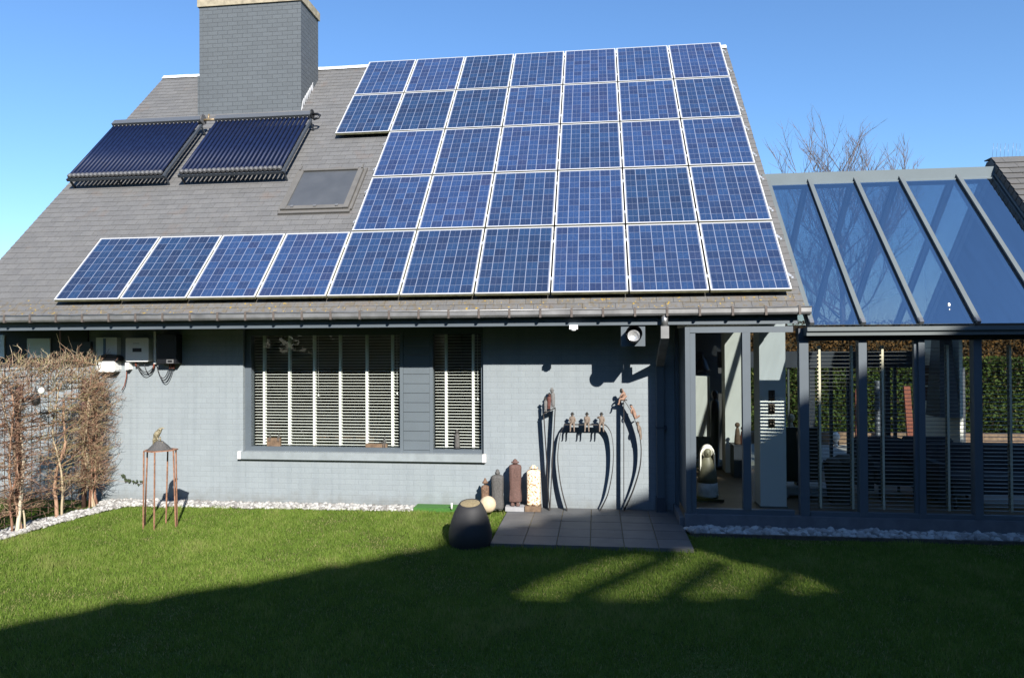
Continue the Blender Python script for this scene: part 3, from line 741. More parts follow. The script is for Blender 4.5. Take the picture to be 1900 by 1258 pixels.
m = MB(); m.box((XP - .02, yat(1783), FL), (XP + .03, max(yat(1705), yat(1783) + .6), 2.6)); m.build('white_wall', M['cream'], par)

# ------------------------------------------------------------------ blinds
def blind(label, x0, x1, Y, z0, z1, tapes, smat, tmat, step, sw, tilt=0., cords=(), head=True):
    t = thing('venetian_blind', label, 'blind', ((x0 + x1) / 2, Y, z1), 'slatted blinds behind the glass')
    m = MB(); z = z0; i = 0
    while z < z1 - .02:
        j = random.uniform(-.0015, .0015)
        m.hexa([(x0, Y - sw/2, z - tilt + j), (x1, Y - sw/2, z - tilt - j), (x1, Y + sw/2, z + tilt - j), (x0, Y + sw/2, z + tilt + j), (x0, Y - sw/2, z - tilt + .0034 + j), (x1, Y - sw/2, z - tilt + .0034 - j), (x1, Y + sw/2, z + tilt + .0034 - j), (x0, Y + sw/2, z + tilt + .0034 + j)])
        z += step
    m.build('slats', smat, t)
    tapew = .017 if head else .013
    for x in tapes:
        m = MB(); m.box((x - tapew, Y - sw/2 - .006, z0 - .005), (x + tapew, Y - sw/2 - .003, z1)); m.box((x - tapew, Y + sw/2 + .003, z0 - .005), (x + tapew, Y + sw/2 + .006, z1)); m.build('ladder_tape', tmat, t)
    if head:
        m = MB(); m.box((x0, Y - sw/2, z1), (x1, Y + sw/2, z1 + .05)); m.build('head_rail', smat, t)
    for x, z in cords:
        m = MB(); m.tube([(x, Y - sw/2 - .012, z1), (x, Y - sw/2 - .012, z)], .0022, 5); m.lathe((x, Y - sw/2 - .012, z - .035), [(.004, .035), (.011, .02), (.012, .004), (.004, 0)], 8); m.build('pull_cord', smat, t)
    return t
YBL = yw + .12
blind('wide white slatted blind behind the large left pane', xl1 + .01, xp0 - .01, YBL, fz0 + .02, zt + .04, [W(x, 730, YBL - .03).x for x in (489.7, 536.6, 582.6, 630.8, 680.3, 727.9)], M['slat'], M['slat'], .0438, .042, .0012, [(W(591, 730, YBL - .03).x, W(591, 731, YBL - .03).z), (W(737, 730, YBL - .03).x, W(737, 728, YBL - .03).z)])
blind('narrow white slatted blind behind the slim pane right of the boards', xp1 + .01, xr0 - .01, YBL, fz0 + .01, zt + .04, [W(x, 730, YBL - .03).x for x in (827.6, 877.8)], M['slat'], M['slat'], .0438, .042, .0012, [(W(886.5, 730, YBL - .03).x, W(886, 738, YBL - .03).z)])
ct = W(1600, 641, .12).z
for lab, a, b, tp in (('grey conservatory blind with two cream tapes beside the corner post', 1502, 1593, (1521, 1581)), ('grey conservatory blind with one cream tape in the second bay', 1610, 1696, (1638,)), ('dark conservatory blind in the bay in front of the stove hood', 1718, 1807, (1759,)), ('dark conservatory blind in the rightmost bay', 1824, 1917, (1875,))):
    blind(lab, W(a, 750, .12).x, W(b, 750, .12).x, .12, SZ + .08, ct, [W(x, 750, .10).x for x in tp], M['greyslat'], M['tapecream'], .0475, .045, 0, (), False)

# ornaments on the inner window sill
def skin(name, pts, edges, mat, parent, sub=1):
    me = bpy.data.meshes.new(name); off = ORIGIN[parent.name] if parent else Vector((0, 0, 0))
    me.from_pydata([tuple(Vector(p[0]) - off) for p in pts], edges, []); me.materials.append(mat)
    o = bpy.data.objects.new(name, me); col.objects.link(o)
    if parent: o.parent = parent
    ORIGIN[o.name] = off
    o.modifiers.new('skin', 'SKIN')
    for i, s in enumerate(me.skin_vertices[0].data):
        r_ = pts[i][1]; s.radius = (r_, r_) if not isinstance(r_, tuple) else r_; s.use_root = (i == 0)
    sd = o.modifiers.new('smooth', 'SUBSURF'); sd.levels = sub; sd.render_levels = sub
    for mod in o.modifiers:
        if mod.type == 'SKIN': mod.use_smooth_shade = True
    return o
def human(parent, J, mat, s=1.0, name='figure'):
    """J: points pelvis chest neck head elbowL handL elbowR handR kneeL footL toeL kneeR footR toeR"""
    k = s
    R = dict(pelvis=.030, chest=.034, neck=.014, head0=.020, head=.024, top=.014, shL=.016, elL=.012, haL=.009, shR=.016, elR=.012, haR=.009, hipL=.021, knL=.015, foL=.011, toL=.010, hipR=.021, knR=.015, foR=.011, toR=.010)
    names = [n for n in R if n in J]
    pts = [(J[n], R[n] * k) for n in names]
    E_ = [('pelvis', 'chest'), ('chest', 'neck'), ('neck', 'head0'), ('head0', 'head'), ('head', 'top'), ('chest', 'shL'), ('shL', 'elL'), ('elL', 'haL'), ('chest', 'shR'), ('shR', 'elR'), ('elR', 'haR'), ('pelvis', 'hipL'), ('hipL', 'knL'), ('knL', 'foL'), ('foL', 'toL'), ('pelvis', 'hipR'), ('hipR', 'knR'), ('knR', 'foR'), ('foR', 'toR')]
    return skin(name, pts, [(names.index(a), names.index(b)) for a, b in E_ if a in J and b in J], mat, parent)
def seated(px, py, Y, h, lean=0., turn=0.):
    """joints of a seated figure: hips at the pixel, h is the sitting height; turn swings the arms"""
    p = W(px, py, Y); v = lambda x, y, z: p + Vector((x, y, z)) * h
    return dict(pelvis=v(0, 0, .09), chest=v(lean * .5, -.02, .42), neck=v(lean * .8, -.03, .60), head0=v(lean, -.05, .68), head=v(lean, -.055, .80), top=v(lean, -.045, .92),
                shL=v(-.16, 0, .52), elL=v(-.22 - turn * .1, -.05, .30 + turn * .2), haL=v(-.12, -.18, .18 + turn * .45), shR=v(.16, 0, .52), elR=v(.22, -.05, .30), haR=v(.13, -.2, .15),
                hipL=v(-.10, -.08, .06), knL=v(-.13, -.40, .04), foL=v(-.14, -.43, -.42), toL=v(-.15, -.56, -.46), hipR=v(.10, -.08, .06), knR=v(.13, -.40, .04), foR=v(.14, -.43, -.42), toR=v(.16, -.56, -.46))
def standing(px, py, Y, h, turn=0.):
    p = W(px, py, Y); c, s = math.cos(turn), math.sin(turn)
    v = lambda x, y, z: p + Vector((x * c - y * s, x * s + y * c, z)) * h
    return dict(pelvis=v(0, 0, .48), chest=v(0, 0, .70), neck=v(0, -.01, .82), head0=v(0, -.02, .86), head=v(0, -.025, .92), top=v(0, -.01, .98), shL=v(-.11, 0, .77), elL=v(-.15, -.01, .58), haL=v(-.13, -.06, .43), shR=v(.11, 0, .77), elR=v(.15, -.01, .58), haR=v(.13, -.06, .43),
                hipL=v(-.06, 0, .44), knL=v(-.07, -.01, .24), foL=v(-.07, 0, .03), toL=v(-.075, -.08, .015), hipR=v(.06, 0, .44), knR=v(.07, -.01, .24), foR=v(.07, 0, .03), toR=v(.075, -.08, .015))
def hat(parent, c, r_, mat, hgt=1.0):
    m = MB(); m.lathe(c, [(.001, r_ * .02), (r_, 0), (r_ * 1.02, r_ * .1), (r_ * .55, r_ * .28), (r_ * .5, r_ * .8 * hgt), (r_ * .35, r_ * .95 * hgt), (.001, r_ * hgt)], 14, caps=False)
    return m.build('hat', mat, parent)

YO = yw + .075
t = thing('sill_sculpture', 'square wooden block with two small seated figures on top, left end of the inner sill', 'sculpture', W(511, 828, YO))
a, b = W(497, 828, YO), W(521.5, 812, YO)
m = MB(); m.box((a.x, YO - .03, a.z), (b.x, YO + .012, b.z)); m.build('block', M['timber'], t)
for px in (501.5, 517.5):
    f = human(t, seated(px, 813, YO - .01, .075), M['figdark'], .42); hat(f, W(px, 804.5, YO - .012), .011, M['figdark'])
t = thing('sill_sculpture', 'low wooden plank with a seated and a reclining figure, right of the wide blind', 'sculpture', W(700, 829, YO))
a, b = W(679.5, 830, YO), W(719, 823, YO)
m = MB(); m.box((a.x, YO - .03, a.z), (b.x, YO + .012, b.z)); m.build('plank', M['timber'], t)
f = human(t, seated(714, 823, YO - .01, .10), M['figdark'], .5); hat(f, W(714, 811, YO - .014), .015, M['figdark'])
f = human(t, {k: (W(714, 823, YO - .012) + Vector((-(v - W(714, 823, YO - .012)).z * .9 - .02, (v - W(714, 823, YO - .012)).y * .3, .015 + abs((v - W(714, 823, YO - .012)).x) * .4))) for k, v in seated(714, 823, YO - .012, .085).items()}, M['figdark'], .4)
t = thing('sill_sculpture', 'dark cone shaped robed figure on the inner sill of the slim pane', 'sculpture', W(848, 831, YO))
p = W(848.5, 831, YO); hh = W(848.5, 797, YO).z - p.z
m = MB(); m.lathe((p.x, YO - .005, p.z), [(.046, 0), (.040, hh * .12), (.036, hh * .45), (.034, hh * .72), (.022, hh * .80)], 16); ro = m.build('robe', M['figdark'], t)
m = MB(); m.ball((p.x, YO - .008, p.z + hh * .87), .026, 12); m.build('head', M['figdark'], t); 
m = MB(); m.lathe((p.x, YO - .008, p.z + hh * .88), [(.036, 0), (.018, .012), (.014, hh * .12), (.001, hh * .14)], 12, caps=False); m.build('hat', M['figdark'], t)

# ------------------------------------------------------------------ things in the rooms
def at(px, py, Y): return W(px, py, Y)
# pendant lamp and chair in the front room
t = thing('ceiling_lamp', 'round black lamp shade hanging in the dark room behind the wide blind', 'lamp', at(526, 640, 2.2))
p = at(526, 646, 2.2); m = MB(); m.lathe(p, [(.18, -.02), (.19, .02), (.14, .10), (.05, .15), (.015, .17)], 20); m.build('lamp_shade', M['black'], t)
m = MB(); m.tube([(p.x, p.y, p.z + .17), (p.x, p.y, 2.62)], .006, 6); m.build('cord', M['black'], t)
def chair(px, Y, label, back=.5):
    p = at(px, 800, Y); t = thing('dining_chair', label, 'chair', (p.x, Y, FL)); x = p.x
    m = MB(); m.box((x - .22, Y - .22, FL + .44), (x + .22, Y + .22, FL + .48)); m.build('seat', M['black'], t)
    m = MB(); pts = [(x + .2 * math.cos(PI * k / 12), Y + .21, FL + .7 + .28 * math.sin(PI * k / 12)) for k in range(13)]
    m.tube([(x + .2, Y + .21, FL + .46)] + pts + [(x - .2, Y + .21, FL + .46)], .016, 8); 
    for dx in (-.08, 0, .08): m.tube([(x + dx, Y + .21, FL + .47), (x + dx, Y + .21, FL + .95)], .008, 6)
    m.build('backrest', M['black'], t)
    for sx in (-.19, .19):
        for sy in (-.19, .19):
            m = MB(); m.tube([(x + sx, Y + sy, FL), (x + sx * .95, Y + sy * .95, FL + .44)], .016, 8); m.build('leg', M['black'], t)
chair(535, 1.7, 'dark round backed chair seen through the wide blind')
chair(590, 2.1, 'dark chair further back behind the wide blind, right of the round backed one')
m = MB(); a, b = at(629, 785, 2.9), at(680, 785, 2.9)
t = thing('dining_table', 'long table in the dark room behind the wide blind', 'table', ((a.x + b.x) / 2, 2.9, FL))
m.box((a.x - .3, 2.4, FL + .72), (b.x + .3, 3.15, FL + .76)); m.build('tabletop', M['timber'], t)
for x in (a.x - .25, b.x + .25):
    for y in (2.45, 3.1):
        m = MB(); m.box((x - .03, y - .03, FL), (x + .03, y + .03, FL + .72)); m.build('leg', M['timber'], t)

# entrance room: lit wall stub, dark back wall, pillar
m = MB(); a, b = at(1345.5, 750, 3.9), at(1391, 750, 3.9)
m.box((a.x, 3.9, FL), (b.x + .02, 4.24, 2.61)); m.build('inner_wall', M['cream'], house)
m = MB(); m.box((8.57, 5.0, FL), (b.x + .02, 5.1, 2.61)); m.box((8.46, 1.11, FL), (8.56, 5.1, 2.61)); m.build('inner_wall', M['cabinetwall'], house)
YPL = 1.15
p0, p1 = at(1409.5, 750, YPL), at(1458, 750, YPL)
pil = thing('pillar', 'square white pillar standing behind the right bay of the glazed entrance', 'pillar', ((p0.x + p1.x) / 2, YPL + .2, FL))
m = MB(); m.box((p0.x, YPL, FL + .02), (p1.x, YPL + .36, 2.62)); m.build('shaft', M['pillar'], pil)
m = MB(); m.box((p0.x - .012, YPL - .012, FL), (p1.x + .012, YPL + .372, FL + .02)); m.build('skirting', M['zincdull'], pil)
for (y0, y1), w_ in zip(((724, 743), (749, 768), (777, 793)), ('top', 'middle', 'bottom')):
    a, b = at(1426.5, y1, YPL - .02), at(1438, y0, YPL - .02)
    t = thing('wall_ornament', 'small dark bronze relief fixed to the white pillar, %s one of three' % w_, 'ornament', ((a.x + b.x) / 2, YPL, (a.z + b.z) / 2), 'bronze reliefs on the pillar')
    m = MB(); m.box((a.x, YPL - .012, a.z), (b.x, YPL - .001, b.z)); m.build('plate', M['bronze'], t)
    m = MB(); h_ = b.z - a.z; xc = (a.x + b.x) / 2
    for dx in (-.018, .018):
        m.ball((xc + dx, YPL - .025, a.z + h_ * .72), .014, 8); m.lathe((xc + dx, YPL - .025, a.z + h_ * .1), [(.018, 0), (.014, h_ * .3), (.009, h_ * .52)], 8)
    m.build('relief', M['bronze'], t)
# nun-like ceramic figure
YN = 1.6
p = at(1313, 918, YN); H = at(1313, 826, YN).z - p.z
nun = thing('ceramic_figure', 'ceramic woman with white veil, olive dress and pale hem behind the left bay', 'sculpture', (p.x, YN, FL))
a, b = at(1289, 925, YN), at(1340, 914, YN)
m = MB(); m.box((p.x - .19, YN - .17, FL), (p.x + .21, YN + .17, FL + .045)); m.build('plinth', M['black'], nun)
z0 = FL + .046; H = at(1313, 826, YN).z - z0
m = MB(); m.lathe((p.x, YN, z0), [(.150, 0), (.158, .03), (.152, H * .16), (.144, H * .28)], 28, sy=.85); m.build('hem', M['paleglaze'], nun)
m = MB(); m.lathe((p.x, YN, z0), [(.143, H * .275), (.138, H * .40), (.118, H * .58), (.085, H * .70), (.05, H * .77), (.045, H * .80)], 28, sy=.85); m.build('dress', M['skirt'], nun)
m = MB(); m.ball((p.x, YN - .02, z0 + H * .86), .066, 18, 0, (.95, .95, 1.15)); m.ball((p.x, YN - .087, z0 + H * .85), .012, 8)
for dx in (-.022, .022): m.ball((p.x + dx, YN - .080, z0 + H * .88), .008, 8)
m.build('head', M['skirt'], nun)
m = MB(); rings = []
for k in range(15):                  # veil: an arch over the head falling to the shoulders
    w_ = PI * (k / 14); cx_ = math.cos(w_); sz_ = math.sin(w_)
    zz = z0 + H * .80 + sz_ * H * .20 if 0 < k < 14 else z0 + H * .5
    xx = p.x + cx_ * .112
    rings.append([Vector((xx, YN - .05, zz)), Vector((xx, YN + .09, zz - .01)), Vector((p.x + cx_ * .095, YN + .09, zz - .022)), Vector((p.x + cx_ * .095, YN - .05, zz - .022))])
m.loft(rings, smooth=False); m.ball((p.x, YN + .015, z0 + H * .89), .088, 18, 0, (1.05, .8, 1.1)); m.build('veil', M['veil'], nun)
# tall dark statue, white cabinet, pedestal with brown bottle figure, lamp
YS = 4.3; p = at(1327, 868, YS)
t = thing('tall_statue', 'slim dark standing figure in the shadow left of the sunlit inner wall', 'sculpture', (p.x, YS, FL)); ht = at(1327, 720, YS).z - FL
m = MB(); m.lathe((p.x, YS, FL), [(.13, 0), (.13, .04), (.075, .05), (.085, ht * .4), (.09, ht * .7), (.075, ht * .83), (.03, ht * .86)], 16); m.build('body', M['black'], t)
m = MB(); m.ball((p.x, YS, FL + ht * .92), .075, 14, 0, (.85, .9, 1.2)); m.build('head', M['black'], t)
YC = 4.4; a, b = at(1286, 810, YC), at(1317, 698, YC)
t = thing('wall_cabinet', 'tall plain white cabinet hanging on the dark wall left of the slim statue', 'cabinet', ((a.x + b.x) / 2, YC, a.z))
m = MB(); m.box((a.x, YC, a.z), (b.x, YC + .5, b.z)); m.build('carcass', M['cream'], t)
m = MB(); m.box((a.x + .01, YC - .02, a.z + .01), (b.x - .01, YC - .002, b.z - .01)); m.build('door', M['cream'], t)
YG = 3.4; a, b = at(1362, 872, YG), at(1392, 826, YG)
t = thing('pedestal', 'dark grey box pedestal under the brown bottle shaped figures', 'pedestal', ((a.x + b.x) / 2, YG + .15, FL))
m = MB(); m.box((a.x, YG, FL), (b.x, YG + .34, b.z - .02)); m.box((a.x - .01, YG - .01, b.z - .018), (b.x + .01, YG + .35, b.z)); m.build('box', M['anthra_dark'], t)
for px, s_, lab in ((1368.5, 1., 'brown bottle shaped wooden figure on the pedestal, the taller in front'), (1378.5, .82, 'brown bottle shaped wooden figure half hidden by the entrance mullion')):
    p = at(px, 825, YG + .12); hb = (at(px, 783, YG + .12).z - b.z) * s_
    t = thing('bottle_figure', lab, 'sculpture', (p.x, YG + .12, b.z + .001))
    m = MB(); m.lathe((p.x, YG + .12, b.z + .001), [(.055, 0), (.058, .02), (.05, hb * .3), (.034, hb * .66), (.018, hb * .76)], 16); m.build('body', M['copper'] if s_ < 1 else M['timber'], t)
    m = MB(); m.ball((p.x, YG + .12, b.z + hb * .87), hb * .115, 12); m.build('head', M['timber'], t)
p = at(1302, 676, 4.9); t = thing('wall_lamp', 'dark bell shaped wall lamp above the white cabinet', 'lamp', (p.x, 4.95, p.z))
m = MB(); m.lathe((p.x, 4.82, p.z - .14), [(.16, 0), (.14, .06), (.09, .22), (.03, .28), (.02, .36)], 16); m.build('shade', M['black'], t)
m = MB(); m.box((p.x - .03, 4.83, p.z + .16), (p.x + .03, 4.998, p.z + .24)); m.build('bracket', M['black'], t)

# black cabinet and low table beside the pillar
YT = 2.0; a, b = at(1452, 893, YT), at(1487, 793, YT)
t = thing('television', 'black flat screen turned away beside the white pillar', 'television', ((a.x + b.x) / 2, YT, a.z))
m = MB(); m.box((a.x, YT, a.z), (b.x + .25, YT + .05, b.z)); m.build('screen', M['black'], t); m = MB(); m.box((a.x + .2, YT - .03, a.z - .05), (b.x + .1, YT + .12, a.z - .002)); m.build('foot', M['black'], t)
zt_ = a.z - .052
t = thing('media_bench', 'low pale grey bench carrying the black screen', 'bench', ((a.x + b.x) / 2, YT, FL))
m = MB(); m.box((a.x - .02, YT - .2, zt_ - .11), (b.x + .5, YT + .3, zt_)); m.build('top', M['greyplastic'], t)
for x in (a.x + .03, b.x + .42):
    m = MB(); m.box((x - .03, YT - .15, FL), (x + .03, YT + .25, zt_ - .112)); m.build('leg', M['greyplastic'], t)
# wicker planter with cushions
YK = 1.55; p = at(1558, 922, YK); z1 = at(1558, 859, YK).z
t = thing('wicker_basket', 'large dark tapered wicker basket on the conservatory floor', 'basket', (p.x, YK, FL))
m = MB(); h_ = z1 - FL; m.loft([[Vector((p.x + sx * w_, YK + sy * w_, FL + zz)) for sx, sy in ((-1, -1), (1, -1), (1, 1), (-1, 1))] for w_, zz in ((.125, 0), (.175, h_), (.165, h_), (.155, h_ - .05))], smooth=False); m.build('body', M['basket'], t)
m = MB(); 
for sx in (-1, 1): m.tube([(p.x + sx * .17, YK - .07, z1 - .03), (p.x + sx * .2, YK - .05, z1 + .03), (p.x + sx * .2, YK + .05, z1 + .03), (p.x + sx * .17, YK + .07, z1 - .03)], .009, 6)
m.build('handle', M['basket'], t)
for dx, dz, s_, lab in ((-.06, .02, .13, 'dark grey cushion lying in the wicker basket'), (.07, .05, .15, 'lighter grey cushion heaped on the wicker basket')):
    m = MB(); m.ball((p.x + dx, YK, z1 + dz), s_, 14, 0, (1, .9, .55)); tag(m.build('cushion', M['cushion']), lab, 'cushion')
# armchair, sofa, stove hood, wooden blocks
def armchair(px, Y, w_, label, cat='armchair'):
    p = at(px, 850, Y); x = p.x; t = thing('armchair' if w_ < 1.2 else 'sofa', label, cat, (x, Y, FL))
    m = MB(); m.box((x - w_ / 2 + .12, Y - .3, FL + .2), (x + w_ / 2 - .12, Y + .3, FL + .44)); m.build('seat', M['fabric'], t)
    m = MB(); rings = []
    for k in range(9):
        q = k / 8; zz = FL + .2 + .62 * math.sin(q * PI / 2); hw = w_ / 2 * (1 - .25 * q ** 3)
        rings.append([Vector((x - hw, Y + .30 + .1 * q, zz)), Vector((x + hw, Y + .30 + .1 * q, zz)), Vector((x + hw, Y + .46 + .06 * q, zz)), Vector((x - hw, Y + .46 + .06 * q, zz))])
    m.loft(rings, smooth=False); m.build('backrest', M['fabric'], t)
    for s_ in (-1, 1):
        m = MB(); m.box((x + s_ * w_ / 2 - (.0 if s_ > 0 else -.0) - .06, Y - .32, FL + .12), (x + s_ * w_ / 2 + .06, Y + .299, FL + .62)); m.build('armrest', M['fabric'], t)
    for sx in (-1, 1):
        for sy in (-.27, .27):
            m = MB(); m.tube([(x + sx * (w_ / 2 - .16), Y + sy, FL), (x + sx * (w_ / 2 - .16), Y + sy, FL + .2)], .022, 8); m.build('leg', M['iron'], t)
armchair(1650, 2.2, .8, 'dark armchair standing between the basket and the stove side of the conservatory')
armchair(1745, 2.3, .8, 'dark round backed armchair in front of the stove hood')
armchair(1850, 1.6, 1.7, 'long dark sofa behind the rightmost conservatory bay', 'sofa')
YH = yat(1772) - .25; a, b = at(1744, 775, YH), at(1781, 775, YH); c_, d_ = at(1750, 600, YH), at(1772, 600, YH)
t = thing('stove_hood', 'dark tapering fireplace hood against the pale wall in the conservatory', 'fireplace hood', ((a.x + b.x) / 2, YH, FL))
m = MB(); m.hexa([(a.x, YH, a.z), (b.x, YH, a.z), (b.x, YH + .5, a.z), (a.x, YH + .5, a.z), (c_.x, YH + .12, 2.45), (d_.x, YH + .12, 2.45), (d_.x, YH + .4, 2.45), (c_.x, YH + .4, 2.45)]); m.build('hood', M['anthra_dark'], t)
m = MB(); m.box((a.x, YH + .05, FL), (b.x, YH + .5, FL + .45)); m.build('hearth', M['anthra_dark'], t)
YW3 = yat(1725) - .05
for (x0, x1, y0, y1), w_ in zip(((1716, 1732, 678, 694), (1716, 1734, 696, 715), (1716, 1736.5, 718, 743)), ('topmost', 'middle', 'lowest')):
    a, b = at(x0 - 6, y1, YW3), at(x1, y0, YW3)
    m = MB(); m.box((a.x, YW3, a.z), (b.x, YW3 + .06, b.z)); m.box((a.x + .02, YW3 - .01, a.z + .02), (b.x - .02, YW3 - .001, b.z - .02))
    tag(m.build('wood_block', M['timber']), 'brown wooden wall block beside the stove hood, %s of the stack of three' % w_, 'wall art', 'wooden blocks beside the hood')
# ------------------------------------------------------------------ wall mounted devices
def cable(m, a, b, sag, r=.0055, dy=0):
    a, b = Vector(a), Vector(b); pts = []
    for k in range(13):
        q = k / 12; p = a.lerp(b, q); p.z -= sag * math.sin(PI * q) ** .8; p.y += dy * math.sin(PI * q); pts.append(p)
    m.tube(pts, r, 6)
YV = YF - .115
def dbox(name, label, cat, x0, x1, y0, y1, mat, d=.113, rr=.02):
    a, b = W(x0, y1, YF - d - .002), W(x1, y0, YF - d - .002)
    t = thing(name, label, cat, ((a.x + b.x) / 2, YF, a.z))
    m = MB(); r_ = rr; pts = []
    for cx_, cz_, a0 in ((b.x - r_, b.z - r_, 0), (a.x + r_, b.z - r_, 90), (a.x + r_, a.z + r_, 180), (b.x - r_, a.z + r_, 270)):
        for k in range(4):
            w_ = math.radians(a0 + 30 * k); pts.append((cx_ + r_ * math.cos(w_), YF - .002, cz_ + r_ * math.sin(w_)))
    m.prism(pts, (0, -d, 0)); m.build('casing', mat, t)
    return t, a, b
t, a, b = dbox('solar_inverter', 'white wall inverter with a small black display and hanging cables', 'inverter', 233, 275.5, 627, 671, M['whiteplastic'])
yq = a.y - .002
m = MB(); p, q = W(246, 653, yq), W(262.5, 646, yq); m.box((p.x, yq - .003, p.z), (q.x, yq, q.z)); m.build('display', M['black'], t)
m = MB(); p, q = W(247, 637.8, yq), W(259, 636.6, yq)
for k in range(6): m.box((p.x + (q.x - p.x) * k / 6, yq - .002, p.z), (p.x + (q.x - p.x) * (k + .7) / 6, yq - .0005, q.z))
m.build('badge', M['greyplastic'], t)
m = MB(); c = lambda x, y: W(x, y, YF - .05)
cable(m, c(252, 671), c(287, 676), .19); cable(m, c(253, 671), c(286, 678), .13); cable(m, c(266.5, 671), c(287, 677), .16); m.build('cable', M['black'], t)
m = MB(); m.tube([c(252, 670.5), c(252.6, 680)], .016, 8); m.tube([c(286, 675), c(284.5, 684)], .014, 8); m.build('cable_gland', M['copper'], t)
m = MB(); p, q = W(285, 675, YF - .06), W(289, 615, YF - .06); m.box((p.x, YF - .06, p.z), (q.x, YF - .002, q.z)); m.build('conduit', M['whiteplastic'], t)
t, a, b = dbox('solar_inverter', 'black wall inverter with a grey connector panel at its foot', 'inverter', 290.5, 327, 620, 675, M['black'], .15, .012)
m = MB(); p, q = W(309, 674, YF - .156), W(322, 667, YF - .156); m.box((p.x, YF - .16, p.z), (q.x, YF - .1525, q.z)); m.build('connector_panel', M['zincdull'], t)
m = MB(); p, q = W(311, 672, YF - .162), W(319, 668.5, YF - .162); m.box((p.x, YF - .164, p.z), (q.x, YF - .1605, q.z)); m.build('label_plate', M['black'], t)
m = MB(); cable(m, c(290.5, 678), c(315, 676), .20); cable(m, c(291, 679), c(319, 676), .23); cable(m, c(292, 680), c(322.5, 676), .26); m.build('cable', M['black'], t)
m = MB()
for x in (315, 319, 322.5): m.tube([c(x, 675), c(x, 684)], .011, 8)
m.build('cable_gland', M['copper'], t)
t, a, b = dbox('meter_cabinet', 'tall pale grey electric cabinet with a blue seam left of the white inverter', 'cabinet', 178, 217, 626, 690, M['whiteplastic'], .09, .008)
m = MB(); p, q = W(191.5, 689, YF - .096), W(196, 628, YF - .096); m.box((p.x, YF - .0985, p.z), (q.x, YF - .0925, q.z)); m.build('seam', plain('blue_strip', (.12, .2, .32), .5), t)
t, a, b = dbox('wall_box', 'bright white rounded wall box with a dark curved lid, half hidden by the climber twigs', 'wall box', 184, 213, 670, 690, M['whiteplastic'], .15, .03)
p, q = W(182, 670, YF - .16), W(218, 657, YF - .16); m = MB(); pts = []
for k in range(9):
    w_ = PI * k / 8; pts.append(((p.x + q.x) / 2 - (q.x - p.x) / 2 * math.cos(w_), YF - .16, p.z + (q.z - p.z) * (.45 + .55 * math.sin(w_))))
m.prism([(p.x, YF - .16, p.z)] + pts + [(q.x, YF - .16, p.z)], (0, .14, 0)); m.build('lid', M['black'], t)
t, a, b = dbox('junction_box', 'small white box with a red brown conduit at the left foot of the white inverter', 'junction box', 232, 238.5, 673, 686, M['white'], .10, .006)
m = MB(); m.tube([c(235, 686), c(234.5, 700), c(231, 715), c(226, 724)], .007, 8); m.build('conduit', M['copper'], t)
t, a, b = dbox('grey_panel_box', 'dark recessed box high on the wall left of the pale grey cabinet', 'wall box', 127, 168, 634, 655, M['anthra_dark'], .05, .005)
t['label'] = 'dark flat box high on the wall left of the pale grey cabinet'

# outdoor lamp under the eaves and motion sensor on the fascia
a, b = W(1152.4, 642.5, .03), W(1197, 607, .03)
t = thing('floodlight', 'grey box floodlight with a round lens hanging under the eaves left of the downpipe', 'floodlight', ((a.x + b.x) / 2, .1, a.z))
m = MB(); m.box((a.x, .03, a.z), (b.x, .30, zf + .018)); m.build('housing', M['anthra'], t)
m = MB(); pc = W(1175.5, 622, -.02); R_ = .105
m.tube([(pc.x, .029, pc.z), (pc.x, -.14, pc.z + .02)], R_, 24, caps=False); m.tube([(pc.x, .028, pc.z), (pc.x, -.135, pc.z + .02)], R_ - .008, 24, caps=False); m.build('hood', M['black'], t)
m = MB(); m.lathe((0, 0, 0), [(.001, .0), (.03, .004), (.06, .02), (.078, .05)], 20, caps=False)
q = MB(); q.v = [(pc.x + p[0], -.03 - p[2] * 1.0, pc.z - .01 + p[1]) for p in m.v]; q.f, q.m, q.s = m.f, m.m, m.s
q.tube([(pc.x, -.03, pc.z - .01), (pc.x, .0, pc.z - .01)], .078, 20); q.build('lens', M['lens'], t)
p = W(1064, 608, -.03); t = thing('motion_sensor', 'small white motion sensor fixed below the fascia left of the floodlight', 'sensor', p)
a, b = W(1056.5, 611, -.05), W(1072, 603, -.05); m = MB(); m.box((a.x, -.055, a.z), (b.x, -.001, b.z)); m.build('body', M['white'], t)
m = MB(); m.ball(((a.x + b.x) / 2, -.04, a.z), .036, 14, 0, (1, .6, .7)); m.build('dome', M['whiteplastic'], t)

# ------------------------------------------------------------------ ground: one sheet, beds, patio
m = MB(); m.add([(-250, -250, 0), (260, -250, 0), (260, 400, 0), (-250, 400, 0)], [(0, 1, 2, 3)]); o = m.build('lawn', M['lawn']); tag(o, kind='structure')
PZ = .045
m = MB(); pxa, pxb = 6.42, 8.735; nx = 6; ny = 5; ya, yb2 = -1.06, YF - .005
for i in range(nx):
    for j in range(ny):
        x0 = pxa + (pxb - pxa) * i / nx; x1 = pxa + (pxb - pxa) * (i + 1) / nx; y0 = ya + (yb2 - ya) * j / ny; y1 = ya + (yb2 - ya) * (j + 1) / ny
        if j < 2 and i >= 5 and False: continue
        z = PZ + random.uniform(-.0012, .0012); m.box((x0 + .0055, y0 + .0055, -.02), (x1 - .0055, y1 - .0055, z))
m.box((pxa + .01, ya + .01, -.03), (pxb - .01, yb2 - .01, PZ - .012), 1)
o = m.build('patio', [M['slab'], M['sand']]); tag(o, kind='structure')
m = MB(); m.box((W(769, 940, .6).x, .54, -.02), (W(850, 940, .6).x, YF - .01, .06)); o = m.build('turf_mat', M['astroturf']); tag(o, 'bright green strip of artificial turf by the wall behind the round pot', 'turf mat')
